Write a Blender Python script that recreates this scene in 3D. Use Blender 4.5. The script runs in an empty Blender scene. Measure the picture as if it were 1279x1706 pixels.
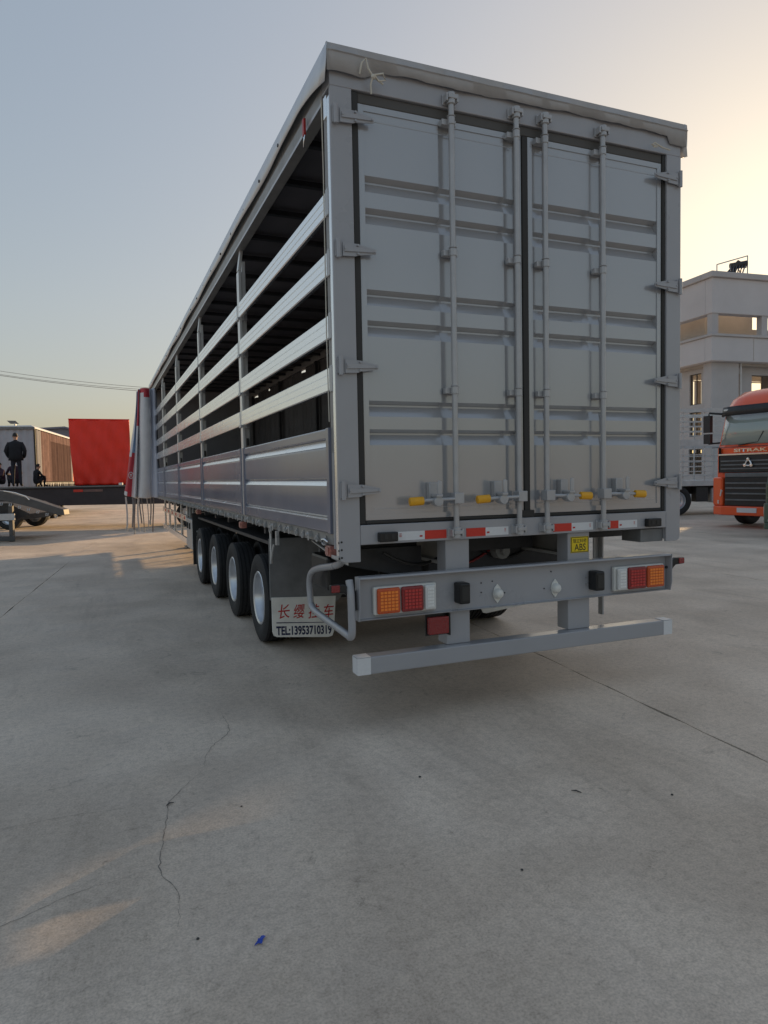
import bpy, bmesh, math, random
from mathutils import Vector, Matrix
random.seed(7)
R = math.radians
scene = bpy.context.scene
C = scene.collection

# ------------------------------------------------------------------ camera
cam_d = bpy.data.cameras.new('camera')
cam = bpy.data.objects.new('camera', cam_d); C.objects.link(cam)
yaw, pitch, roll = R(22.341), R(-2.893), R(-1.076)
f = Vector((math.sin(yaw)*math.cos(pitch), math.cos(yaw)*math.cos(pitch), math.sin(pitch)))
r = Vector((math.cos(yaw), -math.sin(yaw), 0)); u = r.cross(f)
r2 = r*math.cos(roll)+u*math.sin(roll); u2 = u*math.cos(roll)-r*math.sin(roll)
M = Matrix((( r2.x, u2.x, -f.x), (r2.y, u2.y, -f.y), (r2.z, u2.z, -f.z))).to_4x4()
M.translation = Vector((-1.258, -3.737, 1.473))
cam.matrix_world = M
cam_d.sensor_fit = 'VERTICAL'; cam_d.sensor_height = 36.0
cam_d.lens = 36.0*1152.45/1706.0
cam_d.clip_start = 0.05; cam_d.clip_end = 3000
scene.camera = cam

# ------------------------------------------------------------------ sky, sun, exposure
SUN_AZ, SUN_EL = 54.3, 12.0            # azimuth clockwise from +Y
world = bpy.data.worlds.new('World'); scene.world = world; world.use_nodes = True
wn = world.node_tree.nodes; wl = world.node_tree.links
for n in list(wn): wn.remove(n)
sky = wn.new('ShaderNodeTexSky'); sky.sky_type = 'NISHITA'; sky.sun_disc = False
sky.sun_elevation = R(SUN_EL); sky.sun_rotation = R(SUN_AZ)
sky.air_density = 1.3; sky.dust_density = 2.8; sky.ozone_density = 1.5; sky.altitude = 50
gam = wn.new('ShaderNodeGamma'); gam.inputs[1].default_value = 0.38
hs = wn.new('ShaderNodeHueSaturation'); hs.inputs['Saturation'].default_value = 1.4
tint = wn.new('ShaderNodeMix'); tint.data_type = 'RGBA'; tint.blend_type = 'MULTIPLY'; tint.inputs[0].default_value = 1.0
tint.inputs[7].default_value = (0.985, 0.985, 1.035, 1)
bg = wn.new('ShaderNodeBackground'); bg.inputs[1].default_value = 0.15
wo = wn.new('ShaderNodeOutputWorld')
wl.new(sky.outputs[0], gam.inputs[0]); wl.new(gam.outputs[0], hs.inputs['Color']); wl.new(hs.outputs[0], tint.inputs[6]); wl.new(tint.outputs[2], bg.inputs[0]); wl.new(bg.outputs[0], wo.inputs[0])
sd = bpy.data.lights.new('sun', 'SUN'); sd.energy = 2.6; sd.angle = R(0.55); sd.color = (1.0, 0.66, 0.32)
sun = bpy.data.objects.new('sun', sd); C.objects.link(sun)
sdir = Vector((math.sin(R(SUN_AZ))*math.cos(R(SUN_EL)), math.cos(R(SUN_AZ))*math.cos(R(SUN_EL)), math.sin(R(SUN_EL))))
sun.rotation_euler = sdir.to_track_quat('Z', 'Y').to_euler(); sun.location = sdir*200
vs = scene.view_settings
vs.view_transform = 'Standard'; vs.look = 'None'; vs.gamma = 1.0; vs.use_curve_mapping = False
vs.exposure = 1.12
scene.cycles.max_bounces = 8

# ------------------------------------------------------------------ materials
MATS = {}
def mat(name, col, rough=0.5, metal=0.0, var=0.0, scale=3.0, bump=0.0, bscale=40.0, coat=0.0, emit=None, detail=6, spec=None, dirt=None, rvar=0.0):
    m = bpy.data.materials.new(name); m.use_nodes = True
    nt = m.node_tree; b = nt.nodes['Principled BSDF']
    b.inputs['Base Color'].default_value = (*col, 1); b.inputs['Roughness'].default_value = rough
    b.inputs['Metallic'].default_value = metal
    if coat: b.inputs['Coat Weight'].default_value = coat; b.inputs['Coat Roughness'].default_value = 0.12
    if spec is not None: b.inputs['Specular IOR Level'].default_value = spec
    tc = nt.nodes.new('ShaderNodeTexCoord')
    if var or rvar:
        n = nt.nodes.new('ShaderNodeTexNoise'); n.inputs['Scale'].default_value = scale; n.inputs['Detail'].default_value = detail
        n.inputs['Roughness'].default_value = 0.6
        nt.links.new(tc.outputs['Object'], n.inputs['Vector'])
        if var:
            rp = nt.nodes.new('ShaderNodeValToRGB')
            d = dirt if dirt else tuple(max(0, c*(1-var)) for c in col)
            rp.color_ramp.elements[0].position = 0.3; rp.color_ramp.elements[0].color = (*d, 1)
            rp.color_ramp.elements[1].position = 0.68; rp.color_ramp.elements[1].color = (*[min(1, c*(1+var*0.5)) for c in col], 1)
            nt.links.new(n.outputs['Fac'], rp.inputs[0]); nt.links.new(rp.outputs[0], b.inputs['Base Color'])
        if rvar:
            mr = nt.nodes.new('ShaderNodeMapRange'); mr.inputs[1].default_value = 0.3; mr.inputs[2].default_value = 0.7
            mr.inputs[3].default_value = max(0.02, rough-rvar); mr.inputs[4].default_value = min(1, rough+rvar)
            nt.links.new(n.outputs['Fac'], mr.inputs[0]); nt.links.new(mr.outputs[0], b.inputs['Roughness'])
    if bump:
        n2 = nt.nodes.new('ShaderNodeTexNoise'); n2.inputs['Scale'].default_value = bscale; n2.inputs['Detail'].default_value = 5
        nt.links.new(tc.outputs['Object'], n2.inputs['Vector'])
        bp = nt.nodes.new('ShaderNodeBump'); bp.inputs['Strength'].default_value = bump; bp.inputs['Distance'].default_value = 0.02
        nt.links.new(n2.outputs['Fac'], bp.inputs['Height']); nt.links.new(bp.outputs[0], b.inputs['Normal'])
    if emit: b.inputs['Emission Color'].default_value = (*emit[:3], 1); b.inputs['Emission Strength'].default_value = emit[3]
    MATS[name] = m
    return m

GREY = (0.365, 0.365, 0.385)
mat('grey_paint', GREY, 0.30, 0.0, var=0.05, scale=2.2, bump=0.04, bscale=3.0, coat=0.35, rvar=0.04, detail=4)
mat('door_paint', (0.41, 0.415, 0.43), 0.20, 0.30, var=0.03, scale=1.1, bump=0.16, bscale=1.1, coat=0.8, rvar=0.03, detail=2)
mat('rod_paint', (0.43, 0.43, 0.44), 0.32, 0.15, var=0.10, scale=9, coat=0.3)
mat('chassis_grey', (0.30, 0.29, 0.28), 0.45, 0.0, var=0.2, scale=6)
mat('dark_steel', (0.045, 0.045, 0.05), 0.55, 0.0, var=0.3, scale=8)
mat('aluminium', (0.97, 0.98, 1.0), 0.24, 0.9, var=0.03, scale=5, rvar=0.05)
mat('board_paint', (0.185, 0.20, 0.265), 0.24, 0.0, var=0.06, scale=1.5, bump=0.12, bscale=1.6, coat=0.35, rvar=0.05, detail=3)
mat('seal_grey', (0.085, 0.08, 0.075), 0.6)
mat('stake_paint', (0.80, 0.79, 0.78), 0.35, 0.6, var=0.08, scale=5)
mat('side_lens', (0.50, 0.20, 0.16), 0.3, coat=0.4, var=0.5, scale=60)
mat('lining', (0.17, 0.155, 0.165), 0.6, var=0.2, scale=2)
mat('galvanised', (0.55, 0.56, 0.57), 0.4, 0.6, var=0.2, scale=25)
mat('chrome', (0.8, 0.8, 0.82), 0.18, 1.0)
mat('seal_rubber', (0.030, 0.028, 0.026), 0.6)
mat('black_plastic', (0.012, 0.012, 0.013), 0.38, var=0.2, scale=12)
mat('tyre_rubber', (0.020, 0.020, 0.022), 0.72, var=0.35, scale=14, bump=0.15, bscale=90)
mat('rim_silver', (0.66, 0.68, 0.72), 0.28, 0.75, var=0.1, scale=12)
mat('tarp_grey', (0.42, 0.41, 0.41), 0.55, var=0.12, scale=6, bump=0.25, bscale=7)
mat('hem_silver', (0.70, 0.70, 0.72), 0.4, 0.4, var=0.08, scale=5, bump=0.15, bscale=7)
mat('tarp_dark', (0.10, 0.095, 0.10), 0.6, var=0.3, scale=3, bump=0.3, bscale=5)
mat('rope', (0.62, 0.58, 0.5), 0.8)
mat('red_plastic', (0.42, 0.016, 0.014), 0.35, var=0.15, scale=30)
mat('yellow_plastic', (0.82, 0.40, 0.015), 0.4, var=0.08, scale=30)
mat('reflect_red', (0.62, 0.035, 0.02), 0.4, var=0.06, scale=60)
mat('reflect_white', (0.72, 0.72, 0.73), 0.4, var=0.04, scale=60)
mat('lens_amber', (0.62, 0.085, 0.008), 0.22, coat=0.6, bump=0.5, bscale=160)
mat('lens_red', (0.26, 0.010, 0.010), 0.22, coat=0.6, bump=0.5, bscale=160)
mat('lens_clear', (0.74, 0.74, 0.72), 0.2, coat=0.5, bump=0.5, bscale=160)
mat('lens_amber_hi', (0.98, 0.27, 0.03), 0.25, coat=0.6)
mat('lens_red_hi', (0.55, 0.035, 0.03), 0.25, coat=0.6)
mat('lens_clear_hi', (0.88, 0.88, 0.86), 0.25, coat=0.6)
mat('white_plastic', (0.72, 0.71, 0.67), 0.45, var=0.06, scale=30)
mat('flap_white', (0.80, 0.78, 0.73), 0.5, var=0.14, scale=7)
mat('print_red', (0.50, 0.02, 0.02), 0.5)
mat('print_navy', (0.015, 0.018, 0.07), 0.5)
mat('print_black', (0.01, 0.01, 0.01), 0.5)
mat('sticker_yellow', (0.80, 0.58, 0.01), 0.45)
mat('white_paint', (0.75, 0.75, 0.76), 0.4, var=0.05, scale=9)
mat('fender_grey', (0.18, 0.182, 0.185), 0.55, var=0.25, scale=6)
mat('curtain_white', (0.66, 0.67, 0.70), 0.45, var=0.08, scale=4, bump=0.2, bscale=6)
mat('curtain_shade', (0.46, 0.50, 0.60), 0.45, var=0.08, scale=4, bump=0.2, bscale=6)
mat('curtain_blue', (0.27, 0.42, 0.62), 0.45, var=0.08, scale=4, bump=0.2, bscale=6)
mat('curtain_red', (0.50, 0.04, 0.06), 0.45, var=0.1, scale=4, bump=0.2, bscale=6)
mat('strap_grey', (0.28, 0.28, 0.30), 0.9, spec=0.08)
mat('red_tarp', (0.90, 0.036, 0.016), 0.5, var=0.12, scale=2, bump=0.3, bscale=3)
mat('flatbed_dark', (0.040, 0.030, 0.034), 0.6, var=0.3, scale=3)
mat('ramp_grey', (0.085, 0.085, 0.088), 0.5, var=0.25, scale=4)
mat('old_white', (0.42, 0.43, 0.48), 0.5, var=0.15, scale=2, bump=0.2, bscale=4)
mat('curtain_tan', (0.21, 0.135, 0.125), 0.9, var=0.3, scale=2.5, spec=0.08)
mat('curtain_brown', (0.10, 0.060, 0.057), 0.9, var=0.2, scale=2.5, spec=0.08)
mat('truck_orange', (0.92, 0.105, 0.02), 0.3, var=0.05, scale=3, coat=0.6)
mat('truck_green', (0.07, 0.12, 0.085), 0.35, var=0.1, scale=3, coat=0.5)
mat('truck_black', (0.030, 0.030, 0.032), 0.45, var=0.2, scale=10)
mat('glass_dark', (0.36, 0.40, 0.36), 0.06, coat=1.0, spec=0.8)
mat('stake_grey', (0.55, 0.55, 0.55), 0.45, var=0.15, scale=4)
mat('render_wall', (0.48, 0.47, 0.48), 0.8, var=0.12, scale=0.6, bump=0.2, bscale=8)
mat('band_wall', (0.57, 0.56, 0.58), 0.8, var=0.08, scale=0.5, bump=0.15, bscale=8)
mat('recess_wall', (0.45, 0.42, 0.39), 0.8, var=0.15, scale=0.8)
mat('window_frame', (0.10, 0.09, 0.08), 0.5)
mat('cable_black', (0.22, 0.20, 0.18), 0.7)
mat('cloth_dark', (0.012, 0.013, 0.018), 0.85, var=0.3, scale=10)
mat('cloth_navy', (0.020, 0.022, 0.035), 0.85, var=0.3, scale=10)
mat('cloth_purple', (0.045, 0.020, 0.040), 0.85, var=0.3, scale=10)
mat('skin', (0.50, 0.29, 0.21), 0.55)
mat('hair', (0.010, 0.009, 0.009), 0.6)
mat('litter_blue', (0.02, 0.07, 0.45), 0.4)
mat('stone', (0.07, 0.068, 0.065), 0.9, var=0.3, scale=30)
mat('crack_dark', (0.20, 0.18, 0.16), 0.95)
mat('solar_blue', (0.05, 0.055, 0.07), 0.3)
mat('shed_roof', (0.16, 0.17, 0.22), 0.6)

# concrete of the yard: mottled, worn, with stains of their own shape
def concrete(name, base):
    m = bpy.data.materials.new(name); m.use_nodes = True; nt = m.node_tree; N = nt.nodes; L = nt.links
    b = N['Principled BSDF']
    geo = N.new('ShaderNodeNewGeometry')
    def noise(scale, detail=8, rough=0.6, dist=0.0, stretch=None):
        n = N.new('ShaderNodeTexNoise'); n.inputs['Scale'].default_value = scale; n.inputs['Detail'].default_value = detail
        n.inputs['Roughness'].default_value = rough; n.inputs['Distortion'].default_value = dist
        if stretch:
            mp = N.new('ShaderNodeMapping'); mp.inputs['Scale'].default_value = stretch; mp.inputs['Rotation'].default_value = (0, 0, R(-20))
            L.new(geo.outputs['Position'], mp.inputs[0]); L.new(mp.outputs[0], n.inputs['Vector'])
        else: L.new(geo.outputs['Position'], n.inputs['Vector'])
        return n
    def ramp(src, p0, c0, p1, c1):
        rp = N.new('ShaderNodeValToRGB'); e = rp.color_ramp.elements
        e[0].position = p0; e[0].color = (*c0, 1); e[1].position = p1; e[1].color = (*c1, 1)
        L.new(src, rp.inputs[0]); return rp
    def mult(a, bb, fac=1.0):
        mx = N.new('ShaderNodeMix'); mx.data_type = 'RGBA'; mx.blend_type = 'MULTIPLY'; mx.inputs[0].default_value = fac
        L.new(a, mx.inputs[6]); L.new(bb, mx.inputs[7]); return mx
    w = (1, 1, 1)
    n1 = noise(0.45, 6); c1 = ramp(n1.outputs['Fac'], 0.3, tuple(x*0.84 for x in base), 0.7, tuple(x*1.1 for x in base))
    n2 = noise(2.3, 10, 0.68, 0.6); c2 = ramp(n2.outputs['Fac'], 0.30, (0.86, 0.86, 0.87), 0.62, w)
    n3 = noise(26, 8, 0.75); c3 = ramp(n3.outputs['Fac'], 0.30, (0.62, 0.61, 0.60), 0.55, w)
    n4 = noise(1.1, 8, 0.75, 1.4, (1.0, 0.22, 1)); c4 = ramp(n4.outputs['Fac'], 0.36, (0.64, 0.63, 0.62), 0.49, w)
    n5 = noise(5.5, 9, 0.8, 0.8); c5 = ramp(n5.outputs['Fac'], 0.32, (0.38, 0.37, 0.36), 0.42, w)
    x = mult(c1.outputs[0], c2.outputs[0]); x = mult(x.outputs[2], c3.outputs[0], 0.65)
    x = mult(x.outputs[2], c4.outputs[0], 0.42); x = mult(x.outputs[2], c5.outputs[0], 0.6)
    # hairline cracks
    vo = N.new('ShaderNodeTexVoronoi'); vo.feature = 'DISTANCE_TO_EDGE'; vo.inputs['Scale'].default_value = 0.33
    wp = N.new('ShaderNodeVectorMath'); wp.operation = 'ADD'
    nz = noise(2.0, 6, 0.6); L.new(geo.outputs['Position'], wp.inputs[0]); L.new(nz.outputs['Color'], wp.inputs[1])
    L.new(wp.outputs[0], vo.inputs['Vector'])
    cr = ramp(vo.outputs['Distance'], 0.0, (0.55, 0.54, 0.53), 0.0030, w)
    x = mult(x.outputs[2], cr.outputs[0], 0.18)
    # dark specks
    v2 = N.new('ShaderNodeTexVoronoi'); v2.inputs['Scale'].default_value = 7.0; L.new(geo.outputs['Position'], v2.inputs['Vector'])
    sp = ramp(v2.outputs['Distance'], 0.03, (0.35, 0.34, 0.33), 0.055, w)
    x = mult(x.outputs[2], sp.outputs[0], 0.22)
    n7 = noise(110, 4, 0.7); c7 = ramp(n7.outputs['Fac'], 0.34, (0.70, 0.69, 0.68), 0.58, w); x = mult(x.outputs[2], c7.outputs[0], 0.9)
    n8 = noise(0.9, 5, 0.55, 0.3); c8 = ramp(n8.outputs['Fac'], 0.38, (0.83, 0.81, 0.79), 0.60, w); x = mult(x.outputs[2], c8.outputs[0], 0.8)
    L.new(x.outputs[2], b.inputs['Base Color'])
    rr = ramp(n2.outputs['Fac'], 0.3, (0.55,)*3, 0.7, (0.8,)*3); L.new(rr.outputs[0], b.inputs['Roughness'])
    bp = N.new('ShaderNodeBump'); bp.inputs['Strength'].default_value = 0.35; bp.inputs['Distance'].default_value = 0.012
    n6 = noise(14, 10, 0.75); L.new(n6.outputs['Fac'], bp.inputs['Height']); L.new(bp.outputs[0], b.inputs['Normal'])
    MATS[name] = m
concrete('concrete', (0.80, 0.675, 0.555))
concrete('joint_dirt', (0.10, 0.095, 0.09))

# ------------------------------------------------------------------ mesh helpers
class MB:
    def __init__(s): s.v = []; s.f = []; s.mi = []; s.cur = 0
    def add(s, vs, fs):
        o = len(s.v); s.v += [tuple(p) for p in vs]
        for q in fs: s.f.append(tuple(i+o for i in q)); s.mi.append(s.cur)
        return s
    def box(s, x0, x1, y0, y1, z0, z1):
        v = [(x, y, z) for x in (x0, x1) for y in (y0, y1) for z in (z0, z1)]
        return s.add(v, [(0,1,3,2),(4,6,7,5),(0,4,5,1),(2,3,7,6),(0,2,6,4),(1,5,7,3)])
    def obox(s, c, size, rot):
        sx, sy, sz = [a/2 for a in size]
        v = [Vector(c)+rot@Vector((x, y, z)) for x in (-sx, sx) for y in (-sy, sy) for z in (-sz, sz)]
        return s.add(v, [(0,1,3,2),(4,6,7,5),(0,4,5,1),(2,3,7,6),(0,2,6,4),(1,5,7,3)])
    def prism(s, poly, ax, a0, a1):
        def P(p, a):
            if ax == 0: return (a, p[0], p[1])
            if ax == 1: return (p[0], a, p[1])
            return (p[0], p[1], a)
        n = len(poly)
        v = [P(p, a0) for p in poly]+[P(p, a1) for p in poly]
        return s.add(v, [tuple(range(n)), tuple(range(2*n-1, n-1, -1))]+[(i, (i+1) % n, n+(i+1) % n, n+i) for i in range(n)])
    def tube(s, pts, rad, n=10, caps=True):
        pts = [Vector(p) for p in pts]; k = len(pts); rs = rad if isinstance(rad, (list, tuple)) else [rad]*k
        ref = None; v = []
        for i, p in enumerate(pts):
            t = (pts[min(i+1, k-1)]-pts[max(i-1, 0)]).normalized()
            if ref is None:
                ref = Vector((0, 0, 1)) if abs(t.z) < 0.9 else Vector((1, 0, 0))
            a = (ref-t*ref.dot(t)).normalized(); ref = a; b = t.cross(a)
            for j in range(n):
                th = 2*math.pi*j/n; v.append(p+(a*math.cos(th)+b*math.sin(th))*rs[i])
        fs = [(i*n+j, i*n+(j+1) % n, (i+1)*n+(j+1) % n, (i+1)*n+j) for i in range(k-1) for j in range(n)]
        if caps: fs += [tuple(range(n)), tuple(range((k-1)*n, k*n))]
        return s.add(v, fs)
    def cyl(s, p0, p1, rad, n=12, r1=None): return s.tube([p0, p1], [rad, rad if r1 is None else r1], n)
    def lathe(s, prof, c, ax=0, n=40, closed=False):
        v = []
        for (rr, h) in prof:
            for j in range(n):
                th = 2*math.pi*j/n; a, b = rr*math.cos(th), rr*math.sin(th)
                p = (h, a, b) if ax == 0 else ((a, h, b) if ax == 1 else (a, b, h))
                v.append((c[0]+p[0], c[1]+p[1], c[2]+p[2]))
        k = len(prof); m = k if closed else k-1
        return s.add(v, [(i*n+j, i*n+(j+1) % n, ((i+1) % k)*n+(j+1) % n, ((i+1) % k)*n+j) for i in range(m) for j in range(n)])
    def grid(s, rows):
        k = len(rows); n = len(rows[0])
        return s.add([p for rw in rows for p in rw], [(i*n+j, i*n+j+1, (i+1)*n+j+1, (i+1)*n+j) for i in range(k-1) for j in range(n-1)])
    def mesh(s, name, mats, smooth=None, recalc=True):
        me = bpy.data.meshes.new(name); me.from_pydata(s.v, [], s.f)
        mats = mats if isinstance(mats, (list, tuple)) else [mats]
        for m in mats: me.materials.append(MATS[m])
        if len(mats) > 1: me.polygons.foreach_set('material_index', s.mi)
        if recalc:
            bm = bmesh.new(); bm.from_mesh(me); bmesh.ops.recalc_face_normals(bm, faces=bm.faces); bm.to_mesh(me); bm.free()
        if smooth:
            me.polygons.foreach_set('use_smooth', [True]*len(me.polygons)); me.set_sharp_from_angle(angle=R(smooth))
        me.update(); return me
    def build(s, name, mats, parent=None, bevel=0.0, smooth=None, solid=0.0, loc=None, recalc=True):
        o = bpy.data.objects.new(name, s.mesh(name, mats, smooth, recalc)); C.objects.link(o)
        if parent: o.parent = parent
        if loc: o.location = loc
        if solid:
            md = o.modifiers.new('thick', 'SOLIDIFY'); md.thickness = solid; md.offset = 0
        if bevel:
            md = o.modifiers.new('edge', 'BEVEL'); md.width = bevel; md.segments = 2; md.limit_method = 'ANGLE'; md.angle_limit = R(40)
        return o
def tag(o, label=None, cat=None, group=None, kind=None):
    if label: o['label'] = label
    if cat: o['category'] = cat
    if group: o['group'] = group
    if kind: o['kind'] = kind
    return o
def thing(name, label, cat, loc=(0, 0, 0), rz=0.0, group=None):
    o = bpy.data.objects.new(name, None); C.objects.link(o); o.location = loc; o.rotation_euler = (0, 0, rz); o.empty_display_size = 0.2
    return tag(o, label, cat, group)
def copy_part(o, parent, loc=None, sx=None):
    c = o.copy(); C.objects.link(c); c.parent = parent
    if loc is not None: c.location = loc
    if sx is not None: c.scale = (sx, 1, 1)
    for ch in list(o.children):
        d = ch.copy(); C.objects.link(d); d.parent = c
    return c
def text(name, body, material, parent, x, y, z, width, height, bold=0.0, shear=0.0, flip=False):
    """lettering lying in an x-z plane, read from -y"""
    cu = bpy.data.curves.new(name, 'FONT'); cu.body = body; cu.offset = bold; cu.shear = shear; cu.resolution_u = 3
    t = bpy.data.objects.new(name, cu); C.objects.link(t)
    me = bpy.data.meshes.new_from_object(t.evaluated_get(bpy.context.evaluated_depsgraph_get()))
    C.objects.unlink(t); bpy.data.objects.remove(t)
    xs = [v.co.x for v in me.vertices]; ys = [v.co.y for v in me.vertices]
    x0, x1, y0, y1 = min(xs), max(xs), min(ys), max(ys)
    for v in me.vertices:
        a = (v.co.x-x0)/(x1-x0); b = (v.co.y-y0)/(y1-y0)
        v.co = (x+a*width, y, z+b*height)
    me.materials.clear(); me.materials.append(MATS[material])
    o = bpy.data.objects.new(name, me); C.objects.link(o); o.parent = parent
    return o

# ------------------------------------------------------------------ ground
g = MB()
S = 1500
g.add([(-S, -S, -0.014), (S, -S, -0.014), (S, S, -0.014), (-S, S, -0.014)], [(0, 1, 2, 3)])
ground = tag(g.build('ground', 'concrete'), kind='structure')
SA = R(-5.2); ca, sa = math.cos(SA), math.sin(SA)
def slab_pt(uu, vv): return (1.93+uu*ca-vv*sa, 0.0+uu*sa+vv*ca)
cols = [-14.04-4.68, -14.04, -9.36, -4.68, 0.0, 4.68, 9.36, 14.04, 18.72, 23.4, 28.1]
rowsv = [-13.0, -4.4, 9.4, 22.5, 36.0, 50.0]
def edge_line(p, q, jit, n):
    out = []
    for i in range(n):
        t = i/n; x = p[0]+(q[0]-p[0])*t; y = p[1]+(q[1]-p[1])*t
        if i: x += random.uniform(-jit, jit); y += random.uniform(-jit, jit)
        out.append((x, y))
    return out
for i in range(len(cols)-1):
    for j in range(len(rowsv)-1):
        gl = 0.005 if cols[i] >= 0 else 0.003
        gr = 0.005 if cols[i+1] >= 0 else 0.003
        a, b, c_, d_ = cols[i]+gl, cols[i+1]-gr, rowsv[j]+0.004, rowsv[j+1]-0.004
        P = [slab_pt(a, c_), slab_pt(b, c_), slab_pt(b, d_), slab_pt(a, d_)]
        near = j <= 1
        n = 90 if near else 6
        poly = []
        for k in range(4): poly += edge_line(P[k], P[(k+1) % 4], 0.0075 if near else 0.004, n if k % 2 else max(4, n//3))
        dz = random.uniform(-0.0025, 0.0)
        top = [(x, y, dz) for x, y in poly]; bot = [(x, y, -0.010) for x, y in poly]
        m = MB(); nn = len(poly)
        m.add(top+bot, [tuple(range(nn))]+[(k, nn+k, nn+(k+1) % nn, (k+1) % nn) for k in range(nn)])
        m.build('slab', 'concrete', ground)
# dirt in the joints
for uu in cols[1:-1]:
    p, q = slab_pt(uu, rowsv[0]), slab_pt(uu, rowsv[-1])
    m = MB(); w = 0.05
    m.add([(p[0]-w, p[1], -0.0115), (p[0]+w, p[1], -0.0115), (q[0]+w, q[1], -0.0115), (q[0]-w, q[1], -0.0115)], [(0, 1, 2, 3)])
    m.build('joint_dirt', 'joint_dirt', ground)
def crack(pts, w, name='crack'):
    m = MB(); L_, Rr = [], []; fine = []
    for i in range(len(pts)-1):
        a, b = Vector(pts[i]), Vector(pts[i+1]); k = max(2, int((b-a).length/0.025))
        for t in range(k): fine.append(a.lerp(b, t/k)+Vector((random.uniform(-1, 1), random.uniform(-1, 1)))*0.006)
    fine.append(Vector(pts[-1]))
    for i, p in enumerate(fine):
        t = (fine[min(i+1, len(fine)-1)]-fine[max(i-1, 0)]).normalized(); nn = Vector((-t.y, t.x))
        ww = w*random.uniform(0.25, 1.0)*min(1, 4*i/len(fine)+0.1, 4*(1-i/len(fine))+0.1)
        L_.append((*(p+nn*ww), 0.0015)); Rr.append((*(p-nn*ww), 0.0015))
    m.grid([L_, Rr]); return m.build(name, 'crack_dark', ground)
crack([(-0.597,0.702),(-0.588,0.447),(-0.604,0.312),(-0.639,0.245),(-0.738,0.106),(-0.795,-0.047),(-0.811,-0.164)], 0.0018)
crack([(-0.811,-0.164),(-0.955,-0.381),(-1.012,-0.469),(-1.036,-0.613),(-1.065,-0.821),(-1.086,-0.935),(-1.10,-1.021),(-1.093,-1.081),(-1.059,-1.168),(-1.046,-1.252),(-1.056,-1.341),(-1.071,-1.42)], 0.0020)
crack([(-2.4,-0.30),(-1.9,-0.44),(-1.45,-0.43),(-1.012,-0.469)], 0.0010)
crack([(-1.10,-1.021),(-1.35,-1.06),(-1.8,-1.25),(-2.3,-1.3)], 0.0014)

# ------------------------------------------------------------------ the curtain-side trailer
W = 2.55; LEN = 14.6
T = thing('curtain_trailer', 'long grey slatted curtain-side trailer with closed rear doors, nearest the camera', 'trailer', (0, 0, 0))
def part(mb, name, m, bevel=0.0, smooth=None, solid=0.0, parent=None, loc=None): return mb.build(name, m, parent or T, bevel, smooth, solid, loc)

# rear corner posts
for sx in (0, 1):
    X = (lambda x: x) if sx == 0 else (lambda x: W-x)
    def bx(m, a, b, *q): m.box(min(X(a), X(b)), max(X(a), X(b)), *q)
    m = MB()
    poly = [(X(0.0), 3.645), (X(0.0), 1.03), (X(0.008), 0.996), (X(0.03), 0.984), (X(0.128), 0.984), (X(0.128), 3.645)]
    m.prism(poly, 1, 0.0, 0.022)
    bx(m, 0.045, 0.128, 0.023, 0.17, 1.0, 3.645)
    po = part(m, 'corner_post', 'grey_paint', 0.004)
    m = MB(); bx(m, 0.0, 0.012, 0.0225, 0.060, 1.02, 3.60)
    part(m, 'post_flange', 'aluminium', 0.002, parent=po)
    if sx == 0:
        m = MB(); m.box(0.012, 0.044, 0.061, 0.15, 1.12, 3.6); part(m, 'post_channel', 'chassis_grey', parent=po)
        m = MB(); m.tube([(0.006, 0.085, 1.06), (0.006, 0.085, 1.62)], 0.011, 8); part(m, 'curtain_pole', 'grey_paint', smooth=50)
        for (y, z) in [(0.010, 1.01), (0.010, 1.055), (0.010, 1.10)]:
            m = MB(); m.cyl((-0.003, y, z), (0.001, y, z), 0.007, 10); part(m, 'post_hole', 'print_black', parent=po)
        for z in (1.015, 1.06, 1.105):
            m = MB(); m.cyl((0.012, -0.0025, z), (0.012, 0.001, z), 0.006, 10); part(m, 'post_hole', 'print_black', parent=po)
        m = MB(); m.prism([(0.0, 1.02), (0.0, 1.0), (0.06, 0.965), (0.06, 1.0)], 1, 0.024, 0.16); part(m, 'foot_bracket', 'galvanised', 0.002)
    else:
        m = MB(); m.box(W-0.33, W-0.13, 0.03, 0.22, 0.985, 1.075); part(m, 'foot_box', 'fender_grey', 0.004)

# rear sill and header
m = MB(); m.box(0.129, W-0.129, 0.0, 0.10, 1.082, 1.197); sill = part(m, 'rear_sill', 'grey_paint', 0.004)
m = MB(); m.box(0.0, W, 0.003, 0.14, 3.646, 3.80); part(m, 'rear_header', 'grey_paint', 0.004)
m = MB(); m.box(0.129, W-0.129, 0.075, 0.09, 1.198, 3.643); part(m, 'seal_backing', 'seal_rubber')

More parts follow.
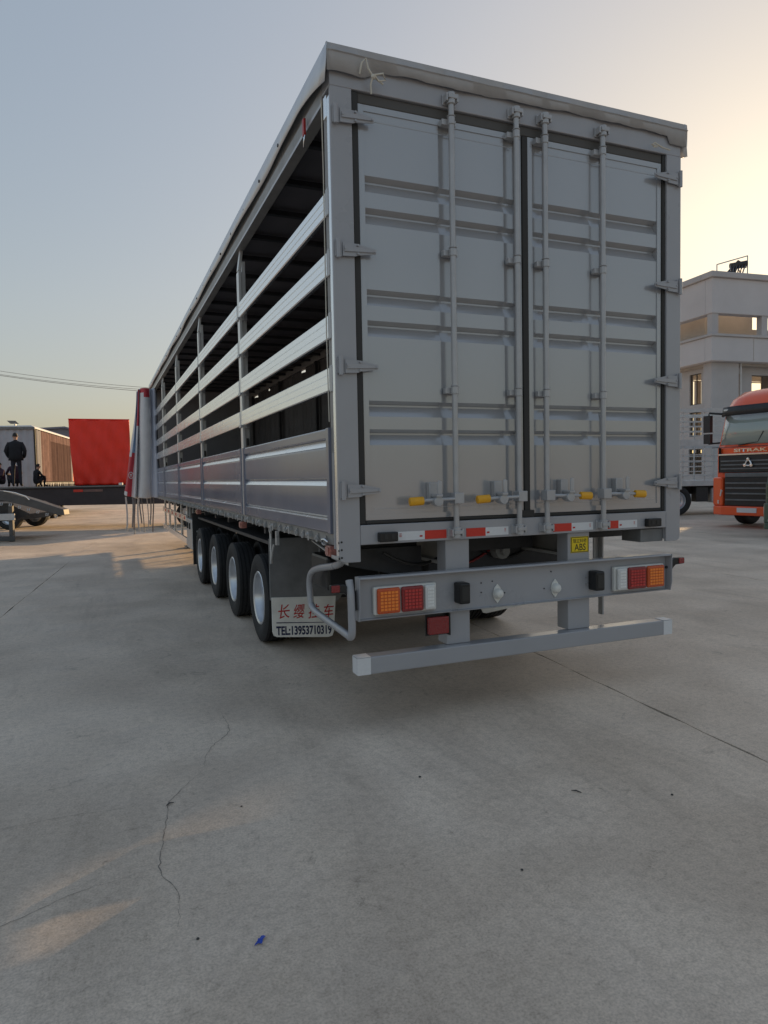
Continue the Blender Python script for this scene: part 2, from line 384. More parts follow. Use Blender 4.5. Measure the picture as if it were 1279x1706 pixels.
# door leaves: pressed panel with paired horizontal grooves and flat channels under the lock rods
RODS = [0.74, 1.19, 1.40, 1.85]
def groove(z):
    d = 0.0
    for zt in (3.195, 3.015, 2.555, 2.378, 1.918, 1.752):
        h = zt-z
        if 0 <= h <= 0.020: d = max(d, 0.042*h/0.020)
        elif 0.020 < h <= 0.030: d = max(d, 0.042)
        elif 0.030 < h <= 0.092: d = max(d, 0.042*(1-(h-0.030)/0.062))
    return d
zs = {1.222, 3.585, 1.255, 1.2551, 3.55, 3.5501}
for zt in (3.195, 3.015, 2.555, 2.378, 1.918, 1.752):
    for h in (0, 0.020, 0.030, 0.092): zs.add(zt-h)
zs = sorted(zs)
def door(x0, x1, rods, mirror):
    xs = {x0, x0+0.034, x0+0.0341, x1-0.034, x1-0.0341, x1}
    for q in rods:
        for d in (-0.060, -0.052, 0.030, 0.038): xs.add(q+d if not mirror else q+d)
    xs = sorted(xs)
    def depth(x, z):
        if x <= x0+0.0340001 or x >= x1-0.0340001 or z <= 1.2550001 or z >= 3.5500999: return 0.0
        ch = 0.0
        for q in rods:
            if q-0.0521 <= x <= q+0.0301: ch = 0.016
        return 0.006+max(groove(z), ch)
    m = MB()
    rows = [[(x, 0.022+depth(x, z), z) for x in xs] for z in zs]
    m.grid(rows)
    d = m.build('door', 'door_paint', T, recalc=False)
    # make sure the normals look outward (-y)
    me = d.data
    if me.polygons[0].normal.y > 0: me.flip_normals()
    m = MB(); m.box(x0, x1, 0.0725, 0.0735, 1.222, 3.585); part(m, 'door_core', 'door_paint', parent=d)
    for (a, b, c_, e) in ((x0, x1, 1.222, 1.223), (x0, x1, 3.584, 3.585), (x0, x0+0.001, 1.222, 3.585), (x1-0.001, x1, 1.222, 3.585)):
        m = MB(); m.box(a, b, 0.0225, 0.072, c_, e); part(m, 'door_edge', 'grey_paint', parent=d)
    # faint horizontal crease line near top and bottom
    for z in (3.50, 1.285):
        m = MB(); m.box(x0+0.06, x1-0.06, 0.0265, 0.030, z, z+0.004); part(m, 'crease', 'rod_paint', parent=d)
    return d
DL = door(0.172, 1.255, RODS[:2], False); DR = door(1.305, 2.392, RODS[2:], True)
def seal(x0, x1, z0, z1):
    m = MB(); m.box(x0, x1, 0.012, 0.069, z0, z1); return part(m, 'door_seal', 'seal_rubber', 0.006)
seal(0.130, 0.169, 1.199, 3.644); seal(2.395, 2.420, 1.199, 3.644); seal(1.258, 1.302, 1.225, 3.583)
seal(0.1695, 2.3945, 1.199, 1.220); m = MB(); m.box(0.1695, 2.3945, 0.020, 0.069, 3.587, 3.644); part(m, 'door_seal', 'seal_grey', 0.006)
m = MB(); m.box(1.235, 1.325, 0.002, 0.0115, 1.20, 1.245); part(m, 'seal_corner', 'seal_rubber', 0.003)

# hinges
def hinge_mesh():
    m = MB()
    m.prism([(0.052, -0.048), (0.132, -0.044), (0.150, -0.036), (0.262, -0.018), (0.262, 0.010), (0.150, 0.036), (0.052, 0.040)], 1, -0.022, -0.014)
    m.prism([(0.06, -0.020), (0.25, -0.010), (0.25, 0.004), (0.06, 0.016)], 1, -0.030, -0.0225)
    m.prism([(0.010, -0.05), (0.05, -0.05), (0.05, 0.05), (0.010, 0.05)], 1, -0.016, -0.001)
    m.cyl((0.026, -0.022, -0.062), (0.026, -0.022, 0.062), 0.013, 10)
    for (x, z) in ((0.145, 0.026), (0.145, -0.028), (0.25, -0.004), (0.066, 0.0)): m.cyl((x, -0.034, z), (x, -0.021, z), 0.007, 8)
    return m.mesh('hinge', 'grey_paint', 40)
hm = hinge_mesh()
for z in (3.485, 2.755, 2.105, 1.40):
    for s_, x in ((1, 0.0), (-1, W)):
        h = bpy.data.objects.new('hinge', hm); C.objects.link(h); h.parent = T; h.location = (x, 0, z); h.scale = (s_*0.96, 1, 0.86)

# lock rods with cams, guides, handles
for i, x in enumerate(RODS):
    d = DL if i < 2 else DR; s_ = -1 if i < 2 else 1
    m = MB(); m.tube([(x, -0.030, 1.105), (x, -0.030, 3.715)], 0.0172, 14); rod = part(m, 'lock_rod', 'rod_paint', smooth=40)
    for z in (1.13, 3.69):
        m = MB(); m.cyl((x, -0.030, z-0.035), (x, -0.030, z+0.03), 0.027, 12)
        m.box(x-0.040, x-0.028, -0.052, -0.002, z-0.024, z+0.020); m.box(x+0.028, x+0.040, -0.052, -0.002, z-0.024, z+0.020)
        m.box(x-0.0279, x+0.0279, -0.060, -0.048, z-0.010, z+0.014); m.box(x-0.045, x+0.045, -0.0085, -0.0005, z-0.032, z+0.028)
        part(m, 'rod_cam', 'rod_paint', 0.003, parent=rod)
    for z in (3.56, 2.80, 1.985):
        m = MB(); m.cyl((x, -0.030, z-0.022), (x, -0.030, z+0.022), 0.0225, 12); m.box(x-0.052, x+0.042, -0.012, 0.026, z-0.017, z+0.017)
        m.cyl((x, -0.03, z+0.024), (x, -0.03, z+0.029), 0.026, 12)
        part(m, 'rod_guide', 'rod_paint', 0.003, parent=rod)
    z = 1.335
    m = MB(); m.box(x-0.032, x+0.032, -0.075, -0.008, z-0.03, z+0.035)
    m.tube([(x+s_*0.03, -0.065, z), (x+s_*0.20, -0.062, z-0.004), (x+s_*0.32, -0.062, z-0.010)], 0.011, 8)
    hd = part(m, 'door_handle', 'rod_paint', 0.003, 50, parent=d)
    m = MB(); a, b = x+s_*0.235, x+s_*0.325; m.tube([(a, -0.062, z-0.006), (b, -0.062, z-0.010)], 0.0255, 12)
    m.v = [(p[0], p[1]*0.75-0.0155, p[2]) for p in m.v]
    part(m, 'handle_grip', 'yellow_plastic', 0.004, 50, parent=d)
    xc = x+s_*0.145
    m = MB(); m.box(xc-0.028, xc+0.028, -0.018, 0.026, z-0.02, z+0.10); m.box(xc-0.02, xc+0.02, -0.10, -0.019, z+0.014, z+0.03)
    m.prism([(xc-0.012, z+0.03), (xc+0.016, z+0.03), (xc+0.016, z+0.105), (xc-0.004, z+0.112), (xc-0.012, z+0.10)], 1, -0.098, -0.088)
    m.lathe([(0.0, -0.09), (0.030, -0.088), (0.030, -0.050), (0.026, -0.02)], (xc, 0, z-0.012), 1, 16)
    part(m, 'handle_keeper', 'rod_paint', 0.003, 40, parent=d)

# reflective strips and black lamps on the sill
def strip(x0, x1, white_first):
    xm = (x0+x1)/2+(0.015 if white_first else -0.015)
    m = MB(); m.cur = 1 if white_first else 0
    m.box(x0, xm, -0.0025, -0.0005, 1.096, 1.148); m.cur = 0 if white_first else 1
    m.box(xm, x1, -0.0025, -0.0005, 1.096, 1.148)
    o = part(m, 'reflective_strip', ['reflect_red', 'reflect_white'], parent=sill)
    m = MB(); xd = xm-0.025 if white_first else xm+0.018; m.box(xd-0.009, xd+0.009, -0.0042, -0.003, 1.112, 1.122)
    for k in range(3): m.box((x0+0.01 if white_first else x1-0.03), (x0+0.025 if white_first else x1-0.02), -0.0042, -0.003, 1.134-k*0.008, 1.137-k*0.008)
    part(m, 'strip_print', 'print_red', parent=sill)
strip(0.362, 0.685, True); strip(0.822, 1.125, False); strip(1.467, 1.785, False); strip(1.868, 2.160, False)
for x0 in (0.232, 2.225):
    m = MB(); m.box(x0, x0+0.118, -0.042, -0.001, 1.096, 1.152); l = part(m, 'marker_lamp', 'black_plastic', 0.006, parent=sill)
    for k in (0.028, 0.072):
        m = MB(); m.box(x0+k, x0+k+0.022, -0.0445, -0.043, 1.112, 1.140); part(m, 'lamp_window', 'seal_rubber', parent=sill)

# roof cover: tarp with a loose wavy hem at the rear and a riveted hem along the side
ZT = 3.862
random.seed(3)
def wav(x): return 0.004*math.sin(x*4.1+0.7)+0.003*math.sin(x*11.3+1.9)+0.002*math.sin(x*29.0)
m = MB(); n = 90; rows = []
for t, yo in ((0.0, -0.006), (0.03, -0.016), (0.34, -0.018), (0.37, -0.026), (0.40, -0.018), (1.0, -0.010)):
    row = []
    for i in range(n+1):
        x = -0.02+(W+0.055)*i/n
        hem = 3.752+wav(x)+0.012*x/W
        if x < 0.30: hem -= 0.045*(1-max(0, (x-0.2)/0.1))
        if x > W-0.13: hem -= 0.045
        z = ZT+0.006*math.sin(x*1.2)-(ZT-hem)*t if t > 0.4 else ZT-(0.118)*t
        row.append((x, yo-0.006*t*(1+math.sin(x*9.0+2)*0.6)-0.005*t*math.sin(x*17)-0.002*math.sin(x*61)*t, z))
    rows.append(row)
m.grid(rows); hem_o = part(m, 'rear_hem', 'tarp_grey', smooth=60, solid=0.004)
m = MB(); rows = []
for t in (0, 1):
    rows.append([(-0.014+(W+0.03)*i/24, -0.006+t*LEN*1.0, ZT+0.002) for i in range(25)])
m.grid(rows); part(m, 'roof_cover', 'tarp_grey', smooth=60, solid=0.004)
for sx in (0, 1):
    m = MB(); n = 120; rows = []
    for t in (0, 0.5, 1.0):
        row = []
        for i in range(n+1):
            y = -0.02+(LEN)*i/n
            low = 3.750+0.006*math.sin(y*2.3)+(-0.10*max(0, 1-y/0.55))+0.008*math.sin(y*7)*max(0, 1-y/2)
            xo = -0.016-0.008*math.sin(y*3.1)*t-0.02*max(0, 1-y/0.6)*t
            row.append((xo if sx == 0 else W-xo, y, ZT-(ZT-low)*t))
        rows.append(row)
    m.grid(rows); sh = part(m, 'side_hem', 'hem_silver', smooth=60, solid=0.004)
    m = MB()
    if sx == 0:
        y = 1.1
        while y < 13.8:
            m = MB(); m.cyl((-0.022, y, 3.795), (-0.010, y, 3.795), 0.012, 8); part(m, 'rivet', 'seal_rubber', parent=sh); y += 0.62
    # roof rail
    xa, xb = (0.0, 0.07) if sx == 0 else (W-0.07, W)
    m = MB(); m.box(xa, xb, 0.145, LEN-0.1, 3.60, 3.70); m.box(xa+0.02, xb-0.005, 0.145, LEN-0.1, 3.705, 3.83)
    part(m, 'roof_rail', 'chassis_grey', 0.004)
    m = MB(); xx = -0.004 if sx == 0 else W+0.001; m.box(xx, xx+0.003, 0.15, LEN-0.1, 3.598, 3.618); part(m, 'rail_lip', 'rod_paint')
# roof bows seen from below
y = 0.75
while y < LEN-0.3:
    m = MB(); m.box(0.075, W-0.075, y, y+0.05, 3.66, 3.70); part(m, 'roof_bow', 'dark_steel', 0.003); y += 0.62
m = MB(); m.box(0.071, W-0.071, 0.15, LEN-0.12, 3.725, 3.735); part(m, 'roof_lining', 'lining')

# hooks, rope ties and the red buckle at the roof
m = MB(); m.tube([(0.17, -0.024, 3.72), (0.175, -0.05, 3.77), (0.20, -0.045, 3.80), (0.21, -0.05, 3.75), (0.235, -0.06, 3.70), (0.27, -0.055, 3.69), (0.30, -0.05, 3.675)], 0.0055, 6)
m.tube([(0.235, -0.06, 3.70), (0.225, -0.05, 3.66), (0.232, -0.04, 3.615)], 0.0055, 6)
m.tube([(0.24, -0.07, 3.705), (0.29, -0.075, 3.72), (0.31, -0.06, 3.695), (0.27, -0.055, 3.685), (0.245, -0.07, 3.70)], 0.0055, 6)
m.lathe([(0.0, -0.018), (0.014, -0.008), (0.014, 0.008), (0.0, 0.018)], (0.24, -0.06, 3.70), 0, 8)
part(m, 'rope_tie', 'rope', smooth=60)
m = MB(); m.tube([(2.42, -0.03, 3.66), (2.33, -0.05, 3.655), (2.27, -0.05, 3.675), (2.24, -0.05, 3.66), (2.29, -0.055, 3.65), (2.25, -0.055, 3.645)], 0.0055, 6)
part(m, 'rope_tie', 'rope', smooth=60)
m = MB(); m.box(-0.03, -0.014, 0.42, 0.455, 3.56, 3.66); b = part(m, 'roof_buckle', 'red_plastic', 0.004)
m = MB(); m.tube([(-0.022, 0.425, 3.56), (-0.03, 0.42, 3.52), (-0.025, 0.44, 3.495), (-0.02, 0.455, 3.52), (-0.02, 0.45, 3.56)], 0.004, 6); part(m, 'buckle_ring', 'chrome', smooth=60, parent=b)

# stakes (side posts) and slats
STAKES = [2.82, 5.62, 8.48, 11.25, 14.05]
for y in STAKES:
    m = MB(); m.box(0.004, 0.034, y-0.045, y+0.045, 1.14, 3.40); m.box(0.035, 0.075, y-0.03, y+0.085, 1.20, 3.50)
    m.prism([(0.004, 3.41), (0.034, 3.41), (0.06, 3.60), (0.03, 3.60)], 1, y-0.03, y+0.03)
    st = part(m, 'side_stake', 'stake_paint', 0.004)
    for z in (3.04, 2.70, 2.345, 2.045):
        m = MB(); m.box(-0.012, 0.003, y-0.052, y+0.052, z-0.085, z-0.06); m.box(0.036, 0.07, y-0.075, y-0.0305, z-0.09, z+0.06); part(m, 'slat_bracket', 'grey_paint', 0.002, parent=st)
    m = MB(); m.box(0.036, 0.055, y-0.07, y-0.04, 1.79, 1.86); part(m, 'stake_latch', 'black_plastic', 0.003, parent=st)
bounds = [0.10]+STAKES
def slat_mesh(L):
    m = MB(); pr = [(0.0, -0.068), (-0.006, -0.062), (-0.006, -0.026), (-0.002, -0.024), (-0.002, -0.020), (-0.006, -0.018), (-0.006, 0.018), (-0.002, 0.020), (-0.002, 0.024), (-0.006, 0.026), (-0.006, 0.062), (0.0, 0.068), (0.022, 0.068), (0.022, -0.068)]
    v0 = [(x+0.004, 0.0, z) for x, z in pr]; v1 = [(x+0.004, L, z) for x, z in pr]; k = len(pr)
    m.add(v0+v1, [tuple(range(k)), tuple(range(2*k-1, k-1, -1))]+[(i, (i+1) % k, k+(i+1) % k, k+i) for i in range(k)])
    return m.mesh('slat', 'aluminium')
for k in range(5):
    a = bounds[k]+(0.012 if k == 0 else 0.060); b = bounds[k+1]-0.060
    me = slat_mesh(b-a)
    for z in (3.04, 2.70, 2.345, 2.045):
        o = bpy.data.objects.new('slat', me); C.objects.link(o); o.parent = T; o.location = (0.0, a, z+random.uniform(-0.004, 0.004))
        if k == 0:
            m = MB(); m.box(-0.004, 0.03, 0.062, 0.1105, z-0.075, z+0.075); part(m, 'slat_socket', 'rod_paint', 0.003)
m = MB(); m.box(-0.004, 0.03, 0.062, 0.11, 3.50, 3.62); part(m, 'slat_socket', 'aluminium', 0.003)
# thin cord beside the rear post
m = MB(); m.tube([(-0.008, 0.13, 3.62), (-0.006, 0.125, 3.2), (-0.010, 0.122, 2.3), (-0.006, 0.12, 1.80)], 0.0035, 5); part(m, 'cord', 'rope')

# drop-side boards
for k in range(5):
    a = bounds[k]+(0.05 if k == 0 else 0.050); b = bounds[k+1]-0.050
    pr = [(0.030, 1.765), (0.004, 1.765), (0.0, 1.757), (0.0, 1.712), (0.010, 1.704), (0.022, 1.700), (0.022, 1.690), (0.004, 1.655), (0.002, 1.640), (0.004, 1.475), (0.020, 1.462), (0.022, 1.455), (0.004, 1.425), (0.002, 1.412), (0.004, 1.248), (0.012, 1.238), (0.016, 1.232), (0.001, 1.222), (0.0, 1.215), (0.0, 1.150), (0.004, 1.145), (0.030, 1.145)]
    m = MB(); v0 = [(x, a, z) for x, z in pr]; v1 = [(x, b, z) for x, z in pr]; q = len(pr)
    m.add(v0+v1, [tuple(range(q)), tuple(range(2*q-1, q-1, -1))]+[(i, (i+1) % q, q+(i+1) % q, q+i) for i in range(q)])
    db = part(m, 'side_board', 'board_paint', smooth=20)
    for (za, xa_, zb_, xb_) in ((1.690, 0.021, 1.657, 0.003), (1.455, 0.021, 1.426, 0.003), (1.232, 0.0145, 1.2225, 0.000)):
        mm = MB(); mm.add([(xa_-0.0015, a+0.052, za), (xa_-0.0015, b-0.052, za), (xb_-0.0015, b-0.052, zb_), (xb_-0.0015, a+0.052, zb_)], [(0, 1, 2, 3)]); part(mm, 'ridge_glint', 'aluminium', solid=0.002, parent=db)  # sky reflection on the painted ridge bevels, put in as bright strips
    for (y0, y1) in ((a-0.002, a+0.05), (b-0.05, b+0.002)):
        m = MB(); m.box(-0.006, 0.0265, y0, y1, 1.143, 1.768); part(m, 'board_edge', 'board_paint', 0.003, parent=db)
# side rail with hooks and eyelets
for sx in (0, 1):
    xa, xb = (0.020, 0.075) if sx == 0 else (W-0.075, W-0.020)
    m = MB(); m.box(xa, xb, 0.171, LEN-0.1, 1.072, 1.142); part(m, 'side_rail', 'chassis_grey', 0.004)
hk = MB(); hk.lathe([(0.014, -0.004), (0.022, -0.004), (0.022, 0.004), (0.014, 0.004)], (0.006, 0, 1.092), 0, 12, closed=True); hk.box(0.0101, 0.0195, -0.010, 0.010, 1.082, 1.125); hk_me = hk.mesh('eyelet', 'galvanised', 50)
bk = MB(); bk.box(-0.008, 0.0195, -0.022, 0.022, 1.098, 1.130); bk.cyl((-0.018, 0.006, 1.112), (-0.008, 0.006, 1.112), 0.011, 8); bk.box(-0.012, -0.0085, -0.034, -0.012, 1.075, 1.118); bk_me = bk.mesh('rail_buckle', 'galvanised')
y = 0.30; k = 0
while y < 13.2:
    if k % 3 == 2: o = bpy.data.objects.new('rail_buckle', bk_me)
    else: o = bpy.data.objects.new('eyelet', hk_me)
    C.objects.link(o); o.parent = T; o.location = (0.0, y+random.uniform(-0.01, 0.01), random.uniform(-0.004, 0.004)); y += 0.165; k += 1
m = MB(); m.tube([(0.0, 0.215, 1.09), (-0.012, 0.25, 1.105), (-0.012, 0.30, 1.10), (-0.004, 0.315, 1.08), (-0.012, 0.28, 1.07), (-0.01, 0.22, 1.075)], 0.006, 6); part(m, 'rail_hook', 'chrome', smooth=60)
# side lamps below the rail and their cable rods
for y in (0.21, 2.98, 6.2):
    m = MB(); m.box(-0.006, 0.05, y-0.045, y+0.045, 1.005, 1.068); m.box(-0.014, -0.0065, y-0.03, y+0.03, 1.015, 1.06); part(m, 'side_lamp', 'side_lens', 0.005)
m = MB(); m.tube([(0.02, 0.26, 1.02), (0.12, 0.95, 1.035)], 0.008, 6); part(m, 'cable_rod', 'galvanised', smooth=60)
# winding ring and crank handle hanging from the rail
m = MB(); m.lathe([(0.018, -0.006), (0.032, -0.006), (0.032, 0.006), (0.018, 0.006)], (-0.012, 1.68, 1.075), 0, 14, closed=True)
m.tube([(-0.004, 1.70, 1.06), (-0.006, 1.70, 0.80)], 0.011, 8); m.tube([(0.0, 1.62, 0.96), (-0.01, 1.635, 0.90), (-0.012, 1.69, 0.80)], 0.008, 6)
m.box(-0.002, 0.02, 1.52, 1.56, 0.96, 1.07); part(m, 'winding_crank', 'galvanised', smooth=50)

# load floor, chassis beams, cross members
m = MB(); m.box(0.08, W-0.08, 0.12, LEN-0.1, 1.083, 1.125); part(m, 'load_floor', 'dark_steel')
for x in (0.70, 1.62):
    m = MB(); m.box(x, x+0.16, 0.16, 13.9, 1.05, 1.08); m.box(x, x+0.16, 0.16, 2.2, 0.92, 0.94); m.box(x+0.072, x+0.088, 0.16, 2.2, 0.9401, 1.049)
    m.box(x, x+0.16, 2.201, 13.9, 0.74, 0.765); m.box(x+0.072, x+0.088, 2.201, 13.9, 0.7651, 1.049)
    part(m, 'chassis_beam', 'chassis_grey')
for y in [0.45]+[2.35+0.95*i for i in range(12)]:
    m = MB(); m.box(0.10, 0.695, y, y+0.06, 0.99, 1.08); m.box(0.865, 1.615, y, y+0.06, 0.95, 1.08); m.box(1.785, W-0.10, y, y+0.06, 0.99, 1.08)
    part(m, 'cross_member', 'dark_steel')
m = MB(); m.box(0.862, 1.618, 0.60, 0.63, 0.735, 1.078); part(m, 'cross_plate', 'dark_steel')
m = MB(); m.box(1.60, 2.15, 0.645, 0.66, 0.735, 0.915); part(m, 'cross_plate', 'dark_steel')
m = MB(); m.box(0.20, 0.694, 1.05, 1.07, 0.80, 0.985); part(m, 'cross_plate', 'fender_grey')
m = MB(); m.prism([(0.11, 1.02), (0.16, 0.92), (0.68, 0.80), (0.68, 1.02)], 1, 0.35, 0.37); part(m, 'gusset_plate', 'dark_steel')

for k, (x, y0, z0, m_) in enumerate(((0.95, 0.64, 0.98, 'black_plastic'), (1.10, 0.64, 0.93, 'lens_red'), (1.48, 0.64, 0.96, 'black_plastic'), (0.62, 0.3, 1.0, 'black_plastic'))):
    m = MB(); m.tube([(x+0.03*math.sin(i*0.9+k), y0-0.02-0.03*math.cos(i*0.7), z0-0.05*math.sin(i*math.pi/8)) if False else (x-0.25+0.07*i, y0-0.05, z0-0.09*math.sin(i*math.pi/7)) for i in range(8)], 0.011, 6); part(m, 'air_hose', m_, smooth=60)
for x in (0.95, 1.40):
    m = MB(); m.cyl((x, 0.50, 0.93), (x, 0.596, 0.93), 0.06, 14); m.cyl((x, 0.46, 0.93), (x, 0.499, 0.93), 0.03, 10); part(m, 'air_valve', 'chassis_grey', 0.004, 40)
# rear underrun frame
for x0, x1 in ((0.694, 0.858), (1.604, 1.780)):
    m = MB(); m.box(x0, x1, 0.03, 0.15, 0.431, 1.081); part(m, 'bumper_leg', 'grey_paint', 0.005)
m = MB(); pr = [(0.022, 0.640), (-0.010, 0.640), (-0.014, 0.646), (0.012, 0.650), (0.012, 0.884), (-0.038, 0.884), (-0.044, 0.888), (-0.040, 0.897), (-0.030, 0.900), (0.022, 0.900)]
m.prism(pr, 0, 0.104, 2.43); beam = part(m, 'lamp_beam', 'grey_paint', 0.003)
for x in (0.098, 2.4305):
    m = MB(); m.prism([(-0.044, 0.898), (-0.044, 0.70), (-0.030, 0.642), (0.028, 0.642), (0.028, 0.898)], 0, x, x+0.0055); part(m, 'beam_end', 'grey_paint', parent=beam)
m = MB(); m.cyl((2.418, 0.0, 0.80), (2.4304, 0.0, 0.80), 0.009, 10); part(m, 'bolt', 'dark_steel', parent=beam)
m = MB(); m.box(0.085, 2.447, -0.028, 0.070, 0.327, 0.430); bar = part(m, 'underrun_bar', 'grey_paint', 0.007)
for x0, x1 in ((0.083, 0.165), (2.372, 2.449)):
    m = MB(); m.box(x0, x1, -0.031, -0.0285, 0.329, 0.428); m.box(x0, x1, -0.031, 0.055, 0.4305, 0.433)
    xe = x0-0.002 if x0 < 1 else x1
    m.box(xe, xe+0.002, -0.029, 0.05, 0.332, 0.427)
    part(m, 'end_reflector', 'reflect_white', parent=bar)
# lamp clusters
def cluster(xs, mats_):
    x0, x1 = min(xs[0], xs[-1]), max(xs[0], xs[-1])
    m = MB(); m.box(x0-0.010, x1+0.010, -0.022, 0.011, 0.668, 0.834); o = part(m, 'tail_lamp', 'white_plastic', 0.010)
    for k in range(3):
        a, b = sorted((xs[k], xs[k+1])); m = MB(); m.box(a+0.004, b-0.004, -0.046, -0.023, 0.675, 0.827)
        le = part(m, 'lamp_lens', mats_[k], 0.014, parent=o)
        # ribbed lens relief
        mm = MB(); nx = 5 if b-a > 0.1 else 4; nz = 6
        for i in range(nx):
            for j in range(nz):
                cx = a+0.02+(b-a-0.04)*(i+0.5)/nx; cz = 0.692+0.118*(j+0.5)/nz; hx = (b-a-0.04)/nx*0.40; hz = 0.118/nz*0.36
                mm.box(cx-hx, cx+hx, -0.0495, -0.0462, cz-hz, cz+hz)
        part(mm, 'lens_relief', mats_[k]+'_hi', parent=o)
cluster([0.205, 0.360, 0.512, 0.592], ['lens_amber', 'lens_red', 'lens_clear'])
cluster([2.372, 2.212, 2.045, 1.955], ['lens_amber', 'lens_red', 'lens_clear'])
for x0, bs in ((0.735, 1), (1.752, -1)):
    m = MB(); m.box(x0, x0+0.072, -0.075, 0.011, 0.693, 0.822); b = part(m, 'black_lamp', 'black_plastic', 0.010)
    m = MB(); m.box(x0+0.012, x0+0.06, -0.078, -0.0755, 0.715, 0.80); part(m, 'lamp_window', 'seal_rubber', parent=b)
    for z in (0.735, 0.782):
        m = MB(); xx = x0+0.088 if bs > 0 else x0-0.016; m.cyl((xx, 0.0, z), (xx, 0.0118, z), 0.006, 8); part(m, 'lamp_screw', 'galvanised', parent=b)
for x in (1.044, 1.483):
    m = MB(); m.prism([(x, 0.788), (x+0.022, 0.762), (x+0.034, 0.726), (x+0.022, 0.690), (x, 0.662), (x-0.022, 0.690), (x-0.034, 0.726), (x-0.022, 0.762)], 1, 0.003, 0.0115)
    m.lathe([(0.033, 0.003), (0.031, -0.018), (0.022, -0.032), (0.001, -0.036)], (x, 0, 0.726), 1, 18)
    pl = part(m, 'plate_lamp', 'white_plastic', 0.003, 50)
for (x, z) in ((0.93, 0.80), (1.01, 0.805), (0.93, 0.74), (1.10, 0.725), (1.40, 0.728), (1.455, 0.835)):
    m = MB(); m.cyl((x, 0.0085, z), (x, 0.0118, z), 0.005, 8); part(m, 'bolt_hole', 'dark_steel', parent=beam)
m = MB(); m.box(0.556, 0.690, -0.012, 0.025, 0.512, 0.618); fl = part(m, 'fog_lamp', 'lens_red', 0.006)
m = MB(); m.box(0.6905, 0.70, -0.010, 0.03, 0.50, 0.635); m.box(0.548, 0.70, 0.0255, 0.032, 0.50, 0.6395); part(m, 'lamp_bracket', 'black_plastic', parent=fl)
# rubber width-marker arms at both ends of the beam
def marker_arm(s_):
    X = (lambda x: x) if s_ < 0 else (lambda x: 2.534-x)
    m = MB(); m.prism([(X(0.095), 0.70), (X(0.095), 0.82), (X(0.07), 0.83), (X(0.02), 0.862), (X(-0.06), 0.862), (X(-0.06), 0.815), (X(0.02), 0.812), (X(0.06), 0.775), (X(0.07), 0.70)], 1, 0.0, 0.030)
    o = part(m, 'width_marker', 'black_plastic', 0.006)
    m = MB(); a, b = sorted((X(-0.055), X(-0.005))); m.box(a, b, -0.006, 0.036, 0.818, 0.859); part(m, 'marker_lens', 'lens_red', 0.004, parent=o)
marker_arm(-1); marker_arm(1)

# yellow ABS sticker on the right leg
m = MB(); m.box(1.626, 1.772, 0.0270, 0.0292, 0.945, 1.052); st = part(m, 'abs_sticker', 'sticker_yellow')
m = MB()
for q in ((1.629, 1.769, 1.045, 1.049), (1.629, 1.769, 0.948, 0.952), (1.629, 1.633, 0.9521, 1.0449), (1.765, 1.769, 0.9521, 1.0449)): m.box(q[0], q[1], 0.0255, 0.0268, q[2], q[3])
part(m, 'sticker_border', 'print_black', parent=st)
text('lettering', '瑞立科密', 'print_black', st, 1.644, 0.0262, 1.010, 0.110, 0.028, 0.004)
text('lettering', 'ABS', 'print_black', st, 1.655, 0.0262, 0.958, 0.092, 0.046, 0.008)

# pipe guards and hanging strip behind the bumper
for s_ in (0,):
    x = 0.06 if s_ == 0 else W-0.06
    key = [(0.09, 1.065), (0.13, 0.985), (0.26, 0.940), (0.60, 0.885), (0.76, 0.845), (0.825, 0.800), (0.845, 0.74), (0.825, 0.63), (0.79, 0.598), (0.66, 0.575), (0.10, 0.553), (0.02, 0.548), (-0.01, 0.575), (-0.012, 0.65), (-0.005, 0.80), (0.02, 0.88)]
    key = [Vector((x if y < 9 else x, y, z)) for y, z in key]
    fine = []
    for i in range(len(key)-1):
        p0, p1, p2, p3 = key[max(i-1, 0)], key[i], key[i+1], key[min(i+2, len(key)-1)]
        for t in (0, .25, .5, .75):
            fine.append(0.5*((2*p1)+(p2-p0)*t+(2*p0-5*p1+4*p2-p3)*t*t+(3*p1-p0-3*p2+p3)*t**3))
    fine.append(key[-1])
    m = MB(); m.tube(fine, 0.0225, 12); part(m, 'pipe_guard', 'grey_paint', smooth=60)
m = MB(); m.box(2.33, 2.345, 0.56, 0.61, 0.37, 1.07); m.box(2.28, 2.329, 0.60, 0.612, 0.62, 1.07); part(m, 'hanger_plate', 'rod_paint', 0.003)
m = MB(); m.box(0.12, 0.50, 0.62, 1.0, 0.72, 0.95); part(m, 'air_tank_box', 'black_plastic', 0.02)

# mudflap with its lettering
m = MB(); m.box(0.012, 0.66, 1.850, 1.868, 0.475, 0.985); part(m, 'mudguard', 'fender_grey', 0.004)
m = MB(); poly = [(0.020, 0.500), (0.020, 0.215), (0.032, 0.180), (0.06, 0.168), (0.50, 0.122), (0.535, 0.130), (0.553, 0.165), (0.575, 0.470)]
m.prism(poly, 1, 1.838, 1.8485); flap = part(m, 'mudflap', 'flap_white', 0.003)
for i, ch in enumerate('长缨挂车'): text('lettering', ch, 'print_red', flap, 0.072+0.128*i, 1.8362, 0.318-0.010*i, 0.098, 0.118, 0.006, 0.15)
m = MB(); m.prism([(0.055, 0.292), (0.055, 0.284), (0.53, 0.246), (0.53, 0.250)], 1, 1.8355, 1.8372); part(m, 'flap_line', 'print_navy', parent=flap)
tl = text('lettering', 'TEL:13953710319', 'print_navy', flap, 0.052, 1.8362, 0.182, 0.478, 0.078, 0.034)
for v in tl.data.vertices: v.co.z -= (v.co.x-0.052)*0.075
m = MB(); m.box(W-0.66, W-0.012, 1.850, 1.868, 0.475, 0.985); part(m, 'mudguard', 'fender_grey', 0.004)
